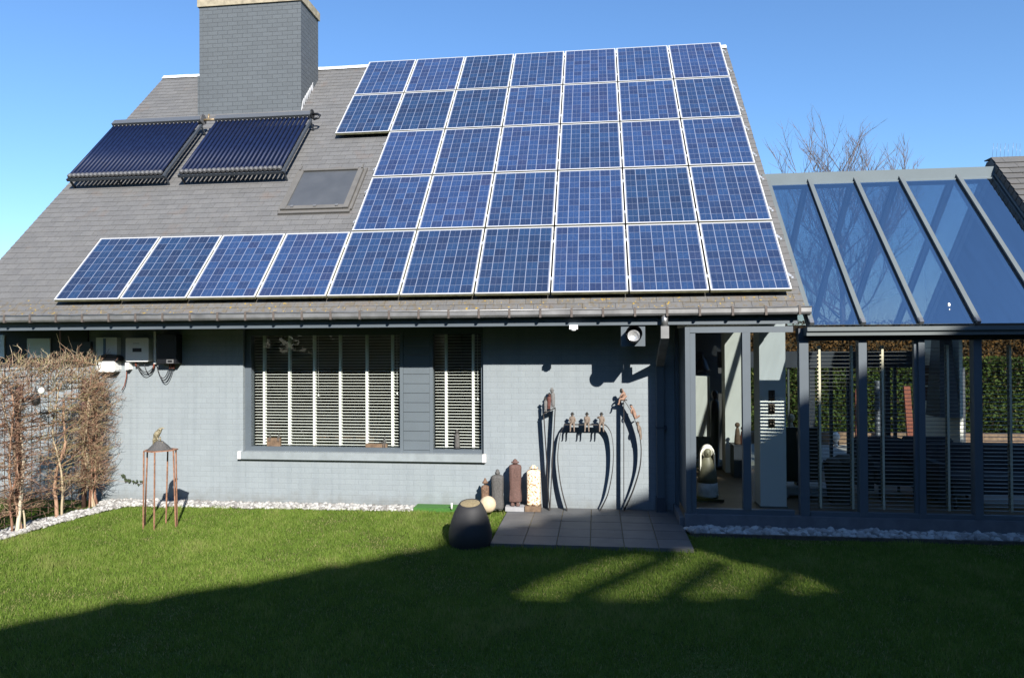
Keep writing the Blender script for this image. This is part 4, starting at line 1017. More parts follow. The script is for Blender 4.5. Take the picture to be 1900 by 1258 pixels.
p = W(838, 938, .52); m = MB(); m.lathe((p.x, .52, .06), [(.016, 0), (.014, .06), (.016, .075), (.001, .085)], 8); tag(m.build('marker_peg', M['white']), 'small white peg standing in the artificial turf strip', 'peg')

def pebbles(name, poly, n, smin, smax, zb=0., layers=1.):
    """pale pebbles scattered inside a polygon"""
    base_v, base_f = ico()
    xs = [p[0] for p in poly]; ys = [p[1] for p in poly]; V_, F_, T_ = [], [], []; k = 0; nb = len(base_v)
    while k < n:
        x, y = rng.uniform(min(xs), max(xs)), rng.uniform(min(ys), max(ys))
        if not inside(x, y, poly): continue
        s = rng.uniform(smin, smax); sc = s * rng.uniform(.65, 1.25, 3); sc[2] *= .7
        A = rng.uniform(0, 2 * PI); ca, sa = math.cos(A), math.sin(A)
        v = base_v * (1 + rng.uniform(-.16, .16, (nb, 1))) * sc
        v = np.stack([v[:, 0] * ca - v[:, 1] * sa, v[:, 0] * sa + v[:, 1] * ca, v[:, 2]], 1)
        v += (x, y, zb + sc[2] * .6 + rng.uniform(0, .02) * layers)
        V_.append(v); F_.append(base_f + k * nb); T_.append(np.full(nb, rng.uniform(0, 1))); k += 1
    o = bulk(name, np.concatenate(V_), np.concatenate(F_), M['pebble'], True, np.concatenate(T_)); return tag(o, kind='stuff')
def inside(x, y, poly):
    c_ = False; j = len(poly) - 1
    for i in range(len(poly)):
        if (poly[i][1] > y) != (poly[j][1] > y) and x < (poly[j][0] - poly[i][0]) * (y - poly[i][1]) / (poly[j][1] - poly[i][1]) + poly[i][0]: c_ = not c_
        j = i
    return c_
def ico():
    t = (1 + 5 ** .5) / 2
    v = np.array([(-1,t,0),(1,t,0),(-1,-t,0),(1,-t,0),(0,-1,t),(0,1,t),(0,-1,-t),(0,1,-t),(t,0,-1),(t,0,1),(-t,0,-1),(-t,0,1)], float)
    f = [(0,11,5),(0,5,1),(0,1,7),(0,7,10),(0,10,11),(1,5,9),(5,11,4),(11,10,2),(10,7,6),(7,1,8),(3,9,4),(3,4,2),(3,2,6),(3,6,8),(3,8,9),(4,9,5),(2,4,11),(6,2,10),(8,6,7),(9,8,1)]
    v /= np.linalg.norm(v[0]); v = [tuple(p) for p in v]; cache = {}; nf = []
    def mid(a, b):
        k = (min(a, b), max(a, b))
        if k not in cache:
            q = (np.array(v[a]) + np.array(v[b])); q /= np.linalg.norm(q); cache[k] = len(v); v.append(tuple(q))
        return cache[k]
    for a, b, c_ in f:
        x, y, z = mid(a, b), mid(b, c_), mid(c_, a); nf += [(a, x, z), (b, y, x), (c_, z, y), (x, y, z)]
    return np.array(v), np.array(nf, np.int32)
lb = [(.05, -2.2), (.42, -2.2), (.62, -.4), (.86, .50), (5.4, .50), (5.4, YF), (.0, YF), (.05, -.2)]
def scatter_area(poly): 
    return lb
pebbles('pebble_bed', [(.08, -2.4), (.36, -2.4), (.58, -.4), (.80, .50), (.50, .5), (.2, -.5)], 2000, .014, .032)
pebbles('pebble_bed', [(.3, .42), (W(768, 940, .6).x, .52), (W(768, 940, .6).x, YF - .01), (.3, YF - .01)], 2600, .016, .036)
pebbles('pebble_bed', [(8.80, -.34), (14.2, -.34), (14.2, -.065), (8.74, -.065)], 1250, .026, .052, .01)
m = MB(); m.box((8.78, -.40, -.05), (14.3, -.36, .045)); tag(m.build('edging_board', M['plank']), 'dark timber edging board between the lawn and the pebbles at the conservatory', 'edging')

# grass blades where the lawn is seen near to
NB = 460000
xy = np.stack([rng.uniform(-1.5, 14, NB * 3), rng.uniform(-5.2, .55, NB * 3)], 1)
keep = np.ones(len(xy), bool)
x, y = xy[:, 0], xy[:, 1]
edge_x = np.interp(y, [-2.4, -.4, .5], [.46, .65, .90])
keep &= ~((x > pxa - .02 + .05 * np.sin(y * 7) * 0) & (x < pxb + .02) & (y > ya - .015))
keep &= ~((x > W(769, 940, .6).x) & (x < W(850, 940, .6).x) & (y > .53)); keep &= ~((x > pxb) & (y > -.41)); keep &= (y < np.where((x > W(769, 940, .6).x) & (x < pxa), .56, .50))
keep &= (x > edge_x + .0) | ((x < .05) & (y < .3))
dist = np.hypot(x - CAM.x, y - CAM.y); ang = np.arctan2(x - CAM.x, y - CAM.y) + YAW
keep &= np.abs(ang) < .70
xy = xy[keep][:NB]; x, y = xy[:, 0], xy[:, 1]; n = len(xy)
pn = np.array([noise.noise((a * .9, b * .9, 0)) for a, b in xy[::1]]) if n < 1 else None
gx = np.linspace(-2, 14.5, 260); gy = np.linspace(-5.5, 1, 110)
grid = np.array([[noise.noise((a * 1.1, b * 1.1, 3.1)) * .55 + noise.noise((a * 4, b * 4, 1.7)) * .4 + noise.noise((a * 11, b * 11, 5.7)) * .35 for a in gx] for b in gy])
ix = np.clip(((x + 2) / 16.5 * 259), 0, 258.99); iy = np.clip(((y + 5.5) / 6.5 * 109), 0, 108.99)
i0, j0 = ix.astype(int), iy.astype(int); fx, fy = ix - i0, iy - j0
patch = grid[j0, i0] * (1-fx) * (1-fy) + grid[j0, i0+1] * fx * (1-fy) + grid[j0+1, i0] * (1-fx) * fy + grid[j0+1, i0+1] * fx * fy
h = rng.uniform(.014, .046, n) * np.clip(1 + patch * 1.1, .4, 1.9); az = rng.uniform(0, 2 * PI, n); lean = rng.uniform(.1, .8, n) * h
wd = rng.uniform(.0018, .0038, n) * (1 + .12 * np.hypot(x - CAM.x, y - CAM.y) / 5)
rim = (y < ya + .06) & (y > ya - .12) & (x > pxa) & (x < pxb); h[rim] *= 1.5
px_, py_ = np.cos(az) * wd, np.sin(az) * wd; la = rng.uniform(0, 2 * PI, n)
v = np.zeros((n, 3, 3)); v[:, 0] = np.stack([x - px_, y - py_, np.zeros(n)], 1); v[:, 1] = np.stack([x + px_, y + py_, np.zeros(n)], 1)
v[:, 2] = np.stack([x + np.cos(la) * lean, y + np.sin(la) * lean, h], 1)
tint = np.clip(.60 + patch * .75 + rng.normal(0, .15, n), 0, .93); dead = rng.random(n) < (.05 + .55 * np.clip(-patch - .12, 0, 1)); tint[dead] = rng.uniform(.96, 1, dead.sum())
o = bulk('grass', v.reshape(-1, 3), np.arange(3 * n, dtype=np.int32).reshape(n, 3), M['grass'], False, np.repeat(tint, 3)); tag(o, kind='stuff')

# ------------------------------------------------------------------ pot, stone ball, ceramic figures
PYC = -.98; pc = W(875, 1000, PYC); ptop = W(877, 933, PYC).z; hp = ptop
rb = abs(W(912.5, 980, PYC).x - W(833, 980, PYC).x) / 2; pxc = (W(912.5, 980, PYC).x + W(833, 980, PYC).x) / 2
t = thing('round_pot', 'big dark grey egg shaped pot with a sandy top standing on the patio corner', 'pot', (pxc, PYC, 0))
def tiltpot(m): m.v = [(x, y, z + (y - PYC) * .20 * max(0, (z - hp * .6) / (hp * .4))) for x, y, z in m.v]   # the rim slants towards the lawn
m = MB(); rt = rb * .49
m.lathe((pxc, PYC, 0), [(rb * .93, .0), (rb * .99, .06), (rb, .14), (rb * .97, hp * .38), (rb * .88, hp * .58), (rb * .74, hp * .78), (rb * .58, hp * .94), (rt, hp), (rt - .008, hp + .001), (rt - .012, hp - .02)], 48, caps=False); tiltpot(m); m.build('shell', M['pot'], t)
m = MB(); m.lathe((pxc, PYC, hp - .004), [(rt - .010, 0), (rt * .5, .014), (.001, .018)], 28, caps=False); tiltpot(m); m.build('sand_top', M['sand'], t)
YBa = .40; p = W(905, 937, YBa); m = MB(); m.ball((p.x, YBa, PZ + .115), .115, 24)
tag(m.build('stone_ball', M['stoneball']), 'cream stone ball on the patio behind the dark pot', 'stone ball')

def coat(name, label, x0, x1, ytop, ybot, Y, mat, hatmat, shoulder, hatr, feet, base=None, basemat=None, narrow=.92, hathigh=1.):
    a, b = W(x0, (ytop + ybot) / 2, Y), W(x1, (ytop + ybot) / 2, Y); xc = (a.x + b.x) / 2; w_ = (b.x - a.x) / 2
    zt_, zb_ = W((x0 + x1) / 2, ytop, Y).z, PZ + .002
    t = thing(name, label, 'sculpture', (xc, Y, PZ))
    if base:
        bx0, bx1, bh = W(base[0], ybot, Y).x, W(base[1], ybot, Y).x, base[2]
        m = MB(); m.box((bx0, Y - .09, PZ + .001), (bx1, Y + .09, PZ + bh)); m.build('plinth', basemat, t); zb_ = PZ + bh + .001
    H_ = zt_ - zb_; seg = 36; rings = []
    prof = [(.96, 0), (1.0, .02), (.99, .12), (narrow, .34), (.97, .55), (1.0, shoulder - .06), (.95, shoulder - .02), (.72, shoulder), (.38, shoulder + .02)]
    z_f = feet * H_
    for r_, q in prof:
        zz = zb_ + z_f + (H_ - z_f) * q; rg = []
        for k in range(seg):
            an = 2 * PI * k / seg; e = 2 / 3.2
            cx_, cy_ = math.copysign(abs(math.cos(an)) ** e, math.cos(an)), math.copysign(abs(math.sin(an)) ** e, math.sin(an))
            fold = 1 + .05 * math.sin(an * 7 + q * 3) * (1 - q) + random.uniform(-.02, .02)
            gap = .10 * math.exp(-((an - 1.5 * PI) / .10) ** 2)
            rg.append(Vector((xc + w_ * r_ * cx_ * fold, Y + w_ * .72 * r_ * (cy_ * fold + gap), zz)))
        rings.append(rg)
    m = MB(); m.loft(rings); m.build('coat', mat, t)
    zh = zb_ + z_f + (H_ - z_f) * (shoulder + .01); hh_ = zt_ - zh
    m = MB(); m.ball((xc, Y, zh + hh_ * .30), w_ * .40, 14, 0, (1, 1, 1.15)); m.ball((xc, Y - w_ * .40, zh + hh_ * .28), w_ * .10, 8); m.build('head', mat, t)
    m = MB(); m.lathe((xc, Y, zh + hh_ * .34), [(.001, .0), (w_ * hatr, -.004), (w_ * hatr * 1.02, .006), (w_ * hatr * .60, hh_ * .22), (w_ * .30, hh_ * .44 * hathigh), (w_ * .12, hh_ * .62), (.001, hh_ * .66)], 20, caps=False); m.build('hat', hatmat, t)
    if feet > 0.01:
        for s_ in (-1, 1):
            m = MB(); m.lathe((xc + s_ * w_ * .42, Y - w_ * .25, zb_), [(w_ * .32, 0), (w_ * .36, z_f * .3), (w_ * .28, z_f * .7), (w_ * .26, z_f * 1.25)], 12); m.build('foot', hatmat, t)
    return t
coat('ceramic_figure', 'smallest ceramic figure, mottled brown with a pointed hat, behind the stone ball', 893, 907.5, 886, 942, .56, M['figbrown'], M['figbrown'], .74, .75, .04)
coat('ceramic_figure', 'dark grey ceramic figure in a rough coat and small cone hat', 912, 934.5, 870, 944, .60, M['figdark'], M['figdark'], .84, .42, .03)
coat('ceramic_figure', 'tallest ceramic figure, red brown coat and wide brimmed hat on a pale plinth', 944.5, 967.5, 851, 937, .60, M['figred'], M['figred'], .86, .64, .09, (939, 973.5, .06), M['plinth'], .88)
coat('ceramic_figure', 'cream ceramic figure with brown speckles on a brown block', 977.5, 1003, 862, 936, .60, M['figcream'], M['figcream'], .87, .66, .02, (975, 1004, .075), M['timber'], .98)

# ------------------------------------------------------------------ three wire sculptures with little people
YW = .66; BD = .11                   # flat bars stand on edge, seen nearly edge-on
def strip(m, pix, w_=.007, d=BD, Y=YW):
    pts = [W(x, y, Y) for x, y in pix]
    for p in (0,):
        prev = None; rings = []
        for i, p in enumerate(pts):
            tdir = (pts[min(i + 1, len(pts) - 1)] - pts[max(i - 1, 0)]).normalized(); nrm = Vector((tdir.z, 0, -tdir.x)) * w_ / 2
            rings.append([p - nrm - Vector((0, d / 2, 0)), p + nrm - Vector((0, d / 2, 0)), p + nrm + Vector((0, d / 2, 0)), p - nrm + Vector((0, d / 2, 0))])
        m.loft(rings, smooth=False)
def smooth_path(P, n=6):
    out = []
    for i in range(len(P) - 1):
        p0, p1, p2, p3 = P[max(i - 1, 0)], P[i], P[i + 1], P[min(i + 2, len(P) - 1)]
        for k in range(n):
            q = k / n
            out.append(tuple(.5 * ((2 * b) + (-a + c_) * q + (2 * a - 5 * b + 4 * c_ - d_) * q * q + (-a + 3 * b - 3 * c_ + d_) * q ** 3) for a, b, c_, d_ in zip(p0, p1, p2, p3)))
    return out + [P[-1]]
# V: two bars rising to a slanted top where three robed people huddle
t = thing('wire_sculpture', 'V shaped iron sculpture with three huddled robed people at the top', 'sculpture', W(1020, 945, YW))
m = MB(); strip(m, [(1008.8, 768), (1014, 850), (1019.6, 945)]); strip(m, [(1030.2, 757), (1025, 850), (1020.4, 945)], .009); m.build('frame', M['iron'], t)
m = MB(); strip(m, [(1008.4, 767.5), (1016, 763.5), (1023, 760), (1030.6, 756.8)], .010, BD + .02); m.build('step', M['iron'], t)
def robed(parent, px, y0, y1, wpx, mat, faces, Y=YW - .01):
    a = W(px, y1, Y); b = W(px, y0, Y); H_ = b.z - a.z; w_ = wpx * .0038
    m = MB(); rings = []
    for r_, q in ((.75, 0), (.85, .1), (.9, .3), (1.0, .55), (.95, .68), (.6, .76), (.4, .79)):
        rings.append([Vector((a.x + w_ * r_ * math.cos(2*PI*k/16) + .012 * faces * q * q, Y + w_ * .8 * r_ * math.sin(2*PI*k/16), a.z + .02 + (H_ - .02) * q)) for k in range(16)])
    m.loft(rings); m.ball((a.x + .016 * faces, Y - .008, a.z + H_ * .86), H_ * .095, 12, 0, (.95, 1, 1.15))
    for s_ in (-1, 1): m.ball((a.x + s_ * w_ * .4, Y - w_ * .5, a.z + .012), .016, 8, 0, (.8, 1.3, .8))
    o = m.build('figure', mat, parent); return o, Vector((a.x + .016 * faces, Y - .008, a.z + H_ * .90)), H_
o, hp_, H_ = robed(t, 1026.3, 720, 756.5, 8.2, M['figgrey'], -.9); hat(o, hp_, H_ * .13, M['figgrey'], 1.)
o, hp_, H_ = robed(t, 1018.6, 728.5, 759, 7.6, M['figmaroon'], .5, YW - .02); hat(o, hp_, H_ * .12, M['figblack'], .9)
o, hp_, H_ = robed(t, 1012.3, 737, 764, 6.6, M['figgrey'], 0, YW - .05); hat(o, hp_, H_ * .15, M['figblack'], .9)
# O: ring shaped frame with three seated people on the top bar
t = thing('wire_sculpture', 'ring shaped iron sculpture with three hatted people seated along its top bar', 'sculpture', W(1087, 945, YW))
m = MB(); strip(m, [(1047, 787.5), (1123, 788)]); strip(m, smooth_path([(1047.5, 788), (1040, 805), (1036, 830), (1035, 855), (1039, 891), (1045, 920), (1052.5, 946)]))
strip(m, smooth_path([(1122.5, 788), (1128, 793), (1134.5, 806), (1138, 834), (1136.5, 872), (1129, 912), (1121, 932), (1113.5, 946)])); m.build('frame', M['iron'], t)
for px, tr in ((1062, 0), (1089, -1), (1116, 1)):
    f = human(t, seated(px, 787.5, YW - .02, .185, 0, tr), M['figpale'], .95); hat(f, W(px, 768.3, YW - .035), .031, M['figblack'], .9)
# D: pole and bow with one seated and two climbing people
t = thing('wire_sculpture', 'bow shaped iron sculpture with one person seated on top and two climbing its curve', 'sculpture', W(1158, 945, YW))
m = MB(); strip(m, [(1157.4, 743), (1157.4, 946)], .007); strip(m, smooth_path([(1158.5, 743.5), (1165, 753), (1172.6, 767), (1180, 785), (1187, 810), (1189.6, 836), (1187, 868), (1177, 903), (1168, 925), (1158, 946)]), .008); m.build('frame', M['iron'], t)
m = MB(); strip(m, [(1151, 742.6), (1163.5, 742.2)], .008, BD + .02); m.build('seat_plate', M['iron'], t)
def J2(tab, Y): return {k: W(x, y, Y + dy) for k, (x, y, dy) in tab.items()}
f = human(t, J2(dict(pelvis=(1158.5, 740, 0), chest=(1157.5, 731.5, -.01), neck=(1156, 727, -.01), head0=(1155, 725.5, -.015), head=(1153.6, 723.5, -.02), top=(1152.8, 720.8, -.02), shL=(1156.3, 729.5, -.05), elL=(1152, 733.5, -.06), haL=(1149.5, 738, -.05), shR=(1158, 729.5, .04), elR=(1155, 735, .05), haR=(1151, 738.5, .04),
    hipL=(1156.5, 740.5, -.03), knL=(1149.8, 740, -.04), foL=(1148.3, 749, -.045), toL=(1145.8, 750.8, -.05), hipR=(1157, 740.5, .03), knR=(1151.8, 740.5, .04), foR=(1151, 749, .045), toR=(1148.5, 751, .05)), YW - .02), M['figtan'], 1.0)
m = MB(); p = W(1152.6, 725, YW - .05); m.ball(p, .026, 12, 0, (.8, .9, 1.3)); m.build('hair', M['figblack'], f)
f = human(t, J2(dict(pelvis=(1177.5, 769, -.01), chest=(1174, 760.5, -.02), neck=(1172.5, 757, -.02), head0=(1171.8, 755.5, -.02), head=(1170.8, 753.3, -.02), top=(1170, 751, -.02), shL=(1172.8, 758.5, -.05), elL=(1170.5, 763, -.06), haL=(1172, 768, -.05), shR=(1174.6, 757.8, .03), elR=(1172, 761, .05), haR=(1171, 765, .04),
    hipL=(1177.5, 771, -.03), knL=(1179, 777, -.03), foL=(1184.5, 771.5, -.03), toL=(1187.5, 770.8, -.03), hipR=(1178.5, 770.5, .02), knR=(1180.5, 776, .03), foR=(1185.5, 772, .03), toR=(1188, 771.5, .03)), YW - .03), M['figtan'], .95)
hat(f, W(1170.6, 752, YW - .05), .022, M['figblack'], .6)
f = human(t, J2(dict(pelvis=(1187, 801, -.01), chest=(1185.3, 793, -.02), neck=(1184.2, 789.5, -.02), head0=(1183.8, 788, -.02), head=(1183.3, 785.6, -.02), top=(1182.8, 783.3, -.02), shL=(1184.3, 791, -.05), elL=(1184, 796, -.07), haL=(1186, 800, -.06), shR=(1186, 790.5, .03), elR=(1184, 793, .05), haR=(1184, 798, .04),
    hipL=(1187, 803, -.03), knL=(1188.6, 808.5, -.03), foL=(1188.3, 814, -.03), toL=(1189.2, 816, -.04), hipR=(1187.8, 802.5, .02), knR=(1189.6, 808, .03), foR=(1189.3, 813.5, .03), toR=(1190.2, 815.5, .02)), YW - .03), M['figpale'], .95)
m = MB(); m.ball(W(1183.2, 784.6, YW - .045), .022, 10, 0, (1, 1, .9)); m.build('hair', M['bronze'], f)

# ------------------------------------------------------------------ rusty stand with a bird
YS_ = -.60; pz_ = W(297, 835.5, YS_).z; pcx = W(297.5, 836, YS_).x; hw = (W(325.5, 836, YS_).x - W(270, 836, YS_).x) / 2
t = thing('metal_stand', 'tall thin rusty metal stand with a triangular top on the lawn', 'stand', (pcx, YS_, 0))
m = MB(); tri = [(pcx - hw, YS_ + .06), (pcx - hw * .75, YS_ - .12), (pcx + .02, YS_ - .20), (pcx + hw, YS_ - .02), (pcx + hw * .9, YS_ + .1), (pcx - .02, YS_ + .19)]
m.prism([(x, y, pz_) for x, y in tri], (0, 0, .012)); m.build('tabletop', M['rust'], t)
for (x, y), s_ in zip(((pcx - hw * .93, YS_ + .02), (pcx - hw * .78, YS_ - .10), (pcx + .0, YS_ + .16), (pcx + .035, YS_ - .17), (pcx + hw * .86, YS_ + .06), (pcx + hw * .93, YS_ - .02)), (-.03, 0, -.02, 0, .02, .04)):
    m = MB(); m.bar((x, y, pz_), (x + s_, y - .01, 0), .014, .014, 0, (1, 0, 0)); m.build('leg', M['rust'], t)
t = thing('bird_sculpture', 'small mottled bird perched on a dark mound on top of the rusty stand', 'sculpture', (pcx, YS_, pz_ + .013))
m = MB(); rings = []
for r_, q in ((1, 0), (.9, .04), (.62, .45), (.42, .72), (.28, .92), (.12, 1)):
    rings.append([Vector((pcx - .01 + hw * .76 * r_ * math.cos(2*PI*k/20) * (1 + random.uniform(-.08, .08)), YS_ + .14 * r_ * math.sin(2*PI*k/20), pz_ + .013 + .115 * q)) for k in range(20)])
m.loft(rings); m.build('mound', M['figdark'], t)
zb_ = pz_ + .118
bd = lambda x, z, y=0: Vector((pcx + x, YS_ - .02 + y, zb_ + z))
bp = [(bd(-.055, .03), .030), (bd(-.045, .075), .043), (bd(-.02, .115), .040), (bd(.008, .145), .028), (bd(.022, .168), .024), (bd(.045, .175), .010), (bd(.072, .170), .004), (bd(-.075, -.01), .018), (bd(-.085, -.05), .010)]
birdm = speckle('speckled_bird_glaze', (.30, .26, .17), (.10, .085, .05), 60, .45, .58)
skin('bird', bp, [(0, 1), (1, 2), (2, 3), (3, 4), (4, 5), (5, 6), (0, 7), (7, 8)], birdm, t, 2)
for dx in (-.02, .015):
    m = MB(); m.tube([bd(dx - .01, .06), bd(dx, .02), bd(dx, -.01)], [.014, .009, .007], 8); m.tube([bd(dx, -.008), bd(dx + .03, -.014)], .006, 6); m.build('leg', birdm, t)

# ------------------------------------------------------------------ trellis with bare climbers
def TR(s, z, o=0.): return Vector((.20 + .15 * s / 3.2 + o, .38 - s, z))     # s metres from the wall end towards the camera
t = thing('trellis', 'wire mesh trellis on brown posts at the left, overgrown by bare twigs', 'trellis', TR(0, 0))
SL = 3.4; TZ = 2.12
for s in (0.04, 1.28, 2.5):
    m = MB(); m.tube([TR(s, 0), TR(s, TZ - .25)], .036, 10); m.build('post', plain('brown_post_%d' % int(s * 10), (.11, .055, .042), .8, .3, 14), t)
m = MB()
for s in np.arange(.0, SL, .15): m.tube([TR(s, .08), TR(s, TZ)], .006, 4, caps=False)
for z in np.arange(.1, TZ + .01, .15): m.tube([TR(0, z), TR(SL, z)], .006, 4, caps=False)
m.build('wire_mesh', plain('rusty_wire', (.13, .085, .055), .8, .3, 30), t)
def grow(paths, p, d, L, r, depth, rs, bend, nchild, tint, gravity=0., slab=None):
    n = max(3, int(L / .07)); pts = [p.copy()]; d = d.copy()
    for i in range(n):
        d += Vector((rs.uniform(-1, 1), rs.uniform(-1, 1), rs.uniform(-1, 1))) * bend; d.z += gravity
        if slab: d = slab(pts[-1], d)
        d.normalize(); pts.append(pts[-1] + d * (L / n))
    paths.append((pts, r, r * .45, min(1, max(0, tint + rs.uniform(-.38, .38)))))
    if depth <= 0: return
    for _ in range(nchild):
        k = rs.randint(1, n); q = pts[k]
        dd = (d + Vector((rs.uniform(-1, 1), rs.uniform(-1, 1), rs.uniform(-.6, 1))) * 1.0).normalized()
        grow(paths, q, dd, L * rs.uniform(.35, .75), r * rs.uniform(.45, .7), depth - 1, rs, bend, nchild, tint, gravity, slab)
def paths_mesh(name, paths, mat, parent, seg=3):
    V_, F_, T_ = [], [], []; nv = 0
    for pts, r0, r1, tn_ in paths:
        n = len(pts); P = np.array([tuple(p) for p in pts]); D = np.gradient(P, axis=0); D /= np.linalg.norm(D, axis=1, keepdims=True) + 1e-9
        A = np.cross(D, (.31, .52, .79)); A /= np.linalg.norm(A, axis=1, keepdims=True) + 1e-9; B = np.cross(D, A)
        R_ = np.linspace(r0, r1, n)[:, None]
        ring = [P + (A * math.cos(2*PI*k/seg) + B * math.sin(2*PI*k/seg)) * R_ for k in range(seg)]
        V_.append(np.stack(ring, 1).reshape(-1, 3)); i = np.arange(n - 1)[:, None] * seg; k = np.arange(seg)[None]; k2 = (k + 1) % seg
        F_.append(np.stack([i + k, i + k2, i + seg + k2, i + seg + k], -1).reshape(-1, 4) + nv); nv += n * seg; T_.append(np.full(n * seg, tn_))
    off = np.array(ORIGIN[parent.name]) if parent else 0
    return bulk(name, np.concatenate(V_) - off, np.concatenate(F_), mat, True, np.concatenate(T_), parent)
rs = random.Random(21)
def slab(p, d):
    c_ = TR(.38 - p.y, 0).x; d.x += (c_ - p.x) * 1.3
    if p.z > 2.15: d.z -= .35
    if p.y > .58: d.y -= .4
    return d
def slab2(p, d):                      # stems stand in front of the wire, on the lawn side
    d.x += (TR(.38 - p.y, 0).x + .07 - p.x) * 1.5; d.z += .06
    return d
def spur(out, p, d, L, r, tn_):
    n = 3; pts = [p]; d = d.normalized()
    for _ in range(n):
        d = (d + Vector((rs.uniform(-1, 1), rs.uniform(-1, 1), rs.uniform(-1, 1))) * .28).normalized(); pts.append(pts[-1] + d * (L / n))
    out.append((pts, r, r * .5, min(1, max(0, tn_ + rs.uniform(-.3, .3)))))
    if L > .10:
        for _ in range(2): spur(out, pts[rs.randint(1, n)], d + Vector((rs.uniform(-1, 1), rs.uniform(-1, 1), rs.uniform(-.5, 1))), L * rs.uniform(.35, .6), r * .7, tn_)
for lab, s, tw, ns in (('bare climbing shrub with several pale stems at the house end of the trellis', -.04, .38, 7), ('bare climbing shrub with one crooked stem in the middle of the trellis', .70, .45, 2), ('dense reddish climbing shrub at the camera end of the trellis', 1.40, .22, 4), ('olive twigged climbing shrub at the left edge of the picture', 2.25, .45, 4)):
    base = TR(s, 0, .08); t = thing('climbing_shrub', lab, 'climbing shrub', base, 'bare climbers on the trellis')
    stems, tw_p = [], []
    for k in range(ns):
        b0 = base + Vector((rs.uniform(-.02, .05), rs.uniform(-.09, .09), 0))
        grow(stems, b0, Vector((.02, rs.uniform(-.15, .15), 1)), rs.uniform(1.65, 1.98), rs.uniform(.012, .018) if k else .026, 0, rs, .11, 0, rs.choice((.45, .6, .85)), .05, slab2)
        for q in stems[-1][0][4:]:
            for _ in range(5): spur(tw_p, q, Vector((rs.uniform(-.6, .9), rs.choice((-1, 1)) * rs.uniform(.3, 1), rs.uniform(-.3, .8))), rs.uniform(.08, .30), rs.uniform(.003, .0055), tw)
    for zz in (.30, .42, .78, .92, 1.08, 1.30, 1.44, 1.62, 1.78, 1.92, 2.02):   # canes tied along the wires, set with short spurs
        for _ in range(3 if zz < 1.2 or zz > 1.7 else 4):
            b0 = TR(s + rs.uniform(-.45, .45), zz + rs.uniform(-.08, .08), rs.uniform(-.03, .07)); cane = []
            grow(cane, b0, Vector((0, rs.choice((-1, 1)), rs.uniform(-.15, .18))), rs.uniform(.45, .95), rs.uniform(.005, .0085), 0, rs, .075, 0, tw, 0, slab); tw_p += cane
            top_ = zz > 1.7
            for q in cane[0][0]:
                if q.y > .62: continue
                for _ in range(3 if top_ else 2): spur(tw_p, q, Vector((rs.uniform(-.8, .8), rs.uniform(-.8, .8), rs.uniform(-.3, 1) + (.5 if top_ else 0))), rs.uniform(.04, .21 if top_ else .15), rs.uniform(.0028, .0048), .62 if top_ and rs.random() < .55 else tw)
    for _ in range(5): grow(tw_p, TR(s + rs.uniform(-.4, .4), rs.uniform(1.2, 2.0)), Vector((rs.uniform(-.2, .4), rs.uniform(-.6, .6), 1)), rs.uniform(.3, .6), .0045, 1, rs, .10, 3, .3, .02)
    if s < 0:
        for _ in range(26): spur(tw_p, TR(-.12, rs.uniform(.3, 1.9), rs.uniform(0, .12)), Vector((rs.uniform(.2, 1), rs.uniform(.2, 1), rs.uniform(-.1, .5))), rs.uniform(.15, .42), .0035, .3)
    paths_mesh('stem', stems, M['twig'], t, 6); paths_mesh('twigs', tw_p, M['twig'], t, 3)
p = TR(1.22, 0, .12); q = W(66, 738, p.y)
t = thing('bird_feeder', 'dark jar shaped bird feeder with a white ball hanging among the twigs', 'bird feeder', q)
m = MB(); m.lathe((q.x, q.y, q.z - .10), [(.02, 0), (.045, .02), (.05, .10), (.035, .14), (.015, .17), (.008, .24)], 16); m.build('jar', M['nest'], t)
m = MB(); e = W(77, 725, p.y - .03); m.ball(e, .036, 14, 0, (1, 1, 1.25)); m.build('suet_ball', M['cream'], t)
m = MB(); cs = random.Random(4); t = thing('ivy_sprig', 'small trailing ivy sprig on the wall right of the trellis', 'ivy', W(250, 890, YF))
pts = [W(x, y, YF - .012) for x, y in ((228, 884), (235, 889), (243, 892), (252, 896), (259, 898), (266, 896))]; m.tube(pts, .003, 5); m.build('stem', M['twig'], t)
m = MB()
for k in range(26):
    q = pts[cs.randint(0, 5)] .lerp(pts[cs.randint(0, 2)], cs.random() * .3) + Vector((cs.uniform(-.03, .03), cs.uniform(-.03, 0), cs.uniform(-.02, .03))); s_ = cs.uniform(.012, .024)
    m.add([q + Vector((-s_, 0, 0)), q + Vector((0, -s_ * .4, -s_)), q + Vector((s_, 0, 0)), q + Vector((0, -s_ * .2, s_))], [(0, 1, 2, 3)])
m.build('leaves', M['ivy'], t)

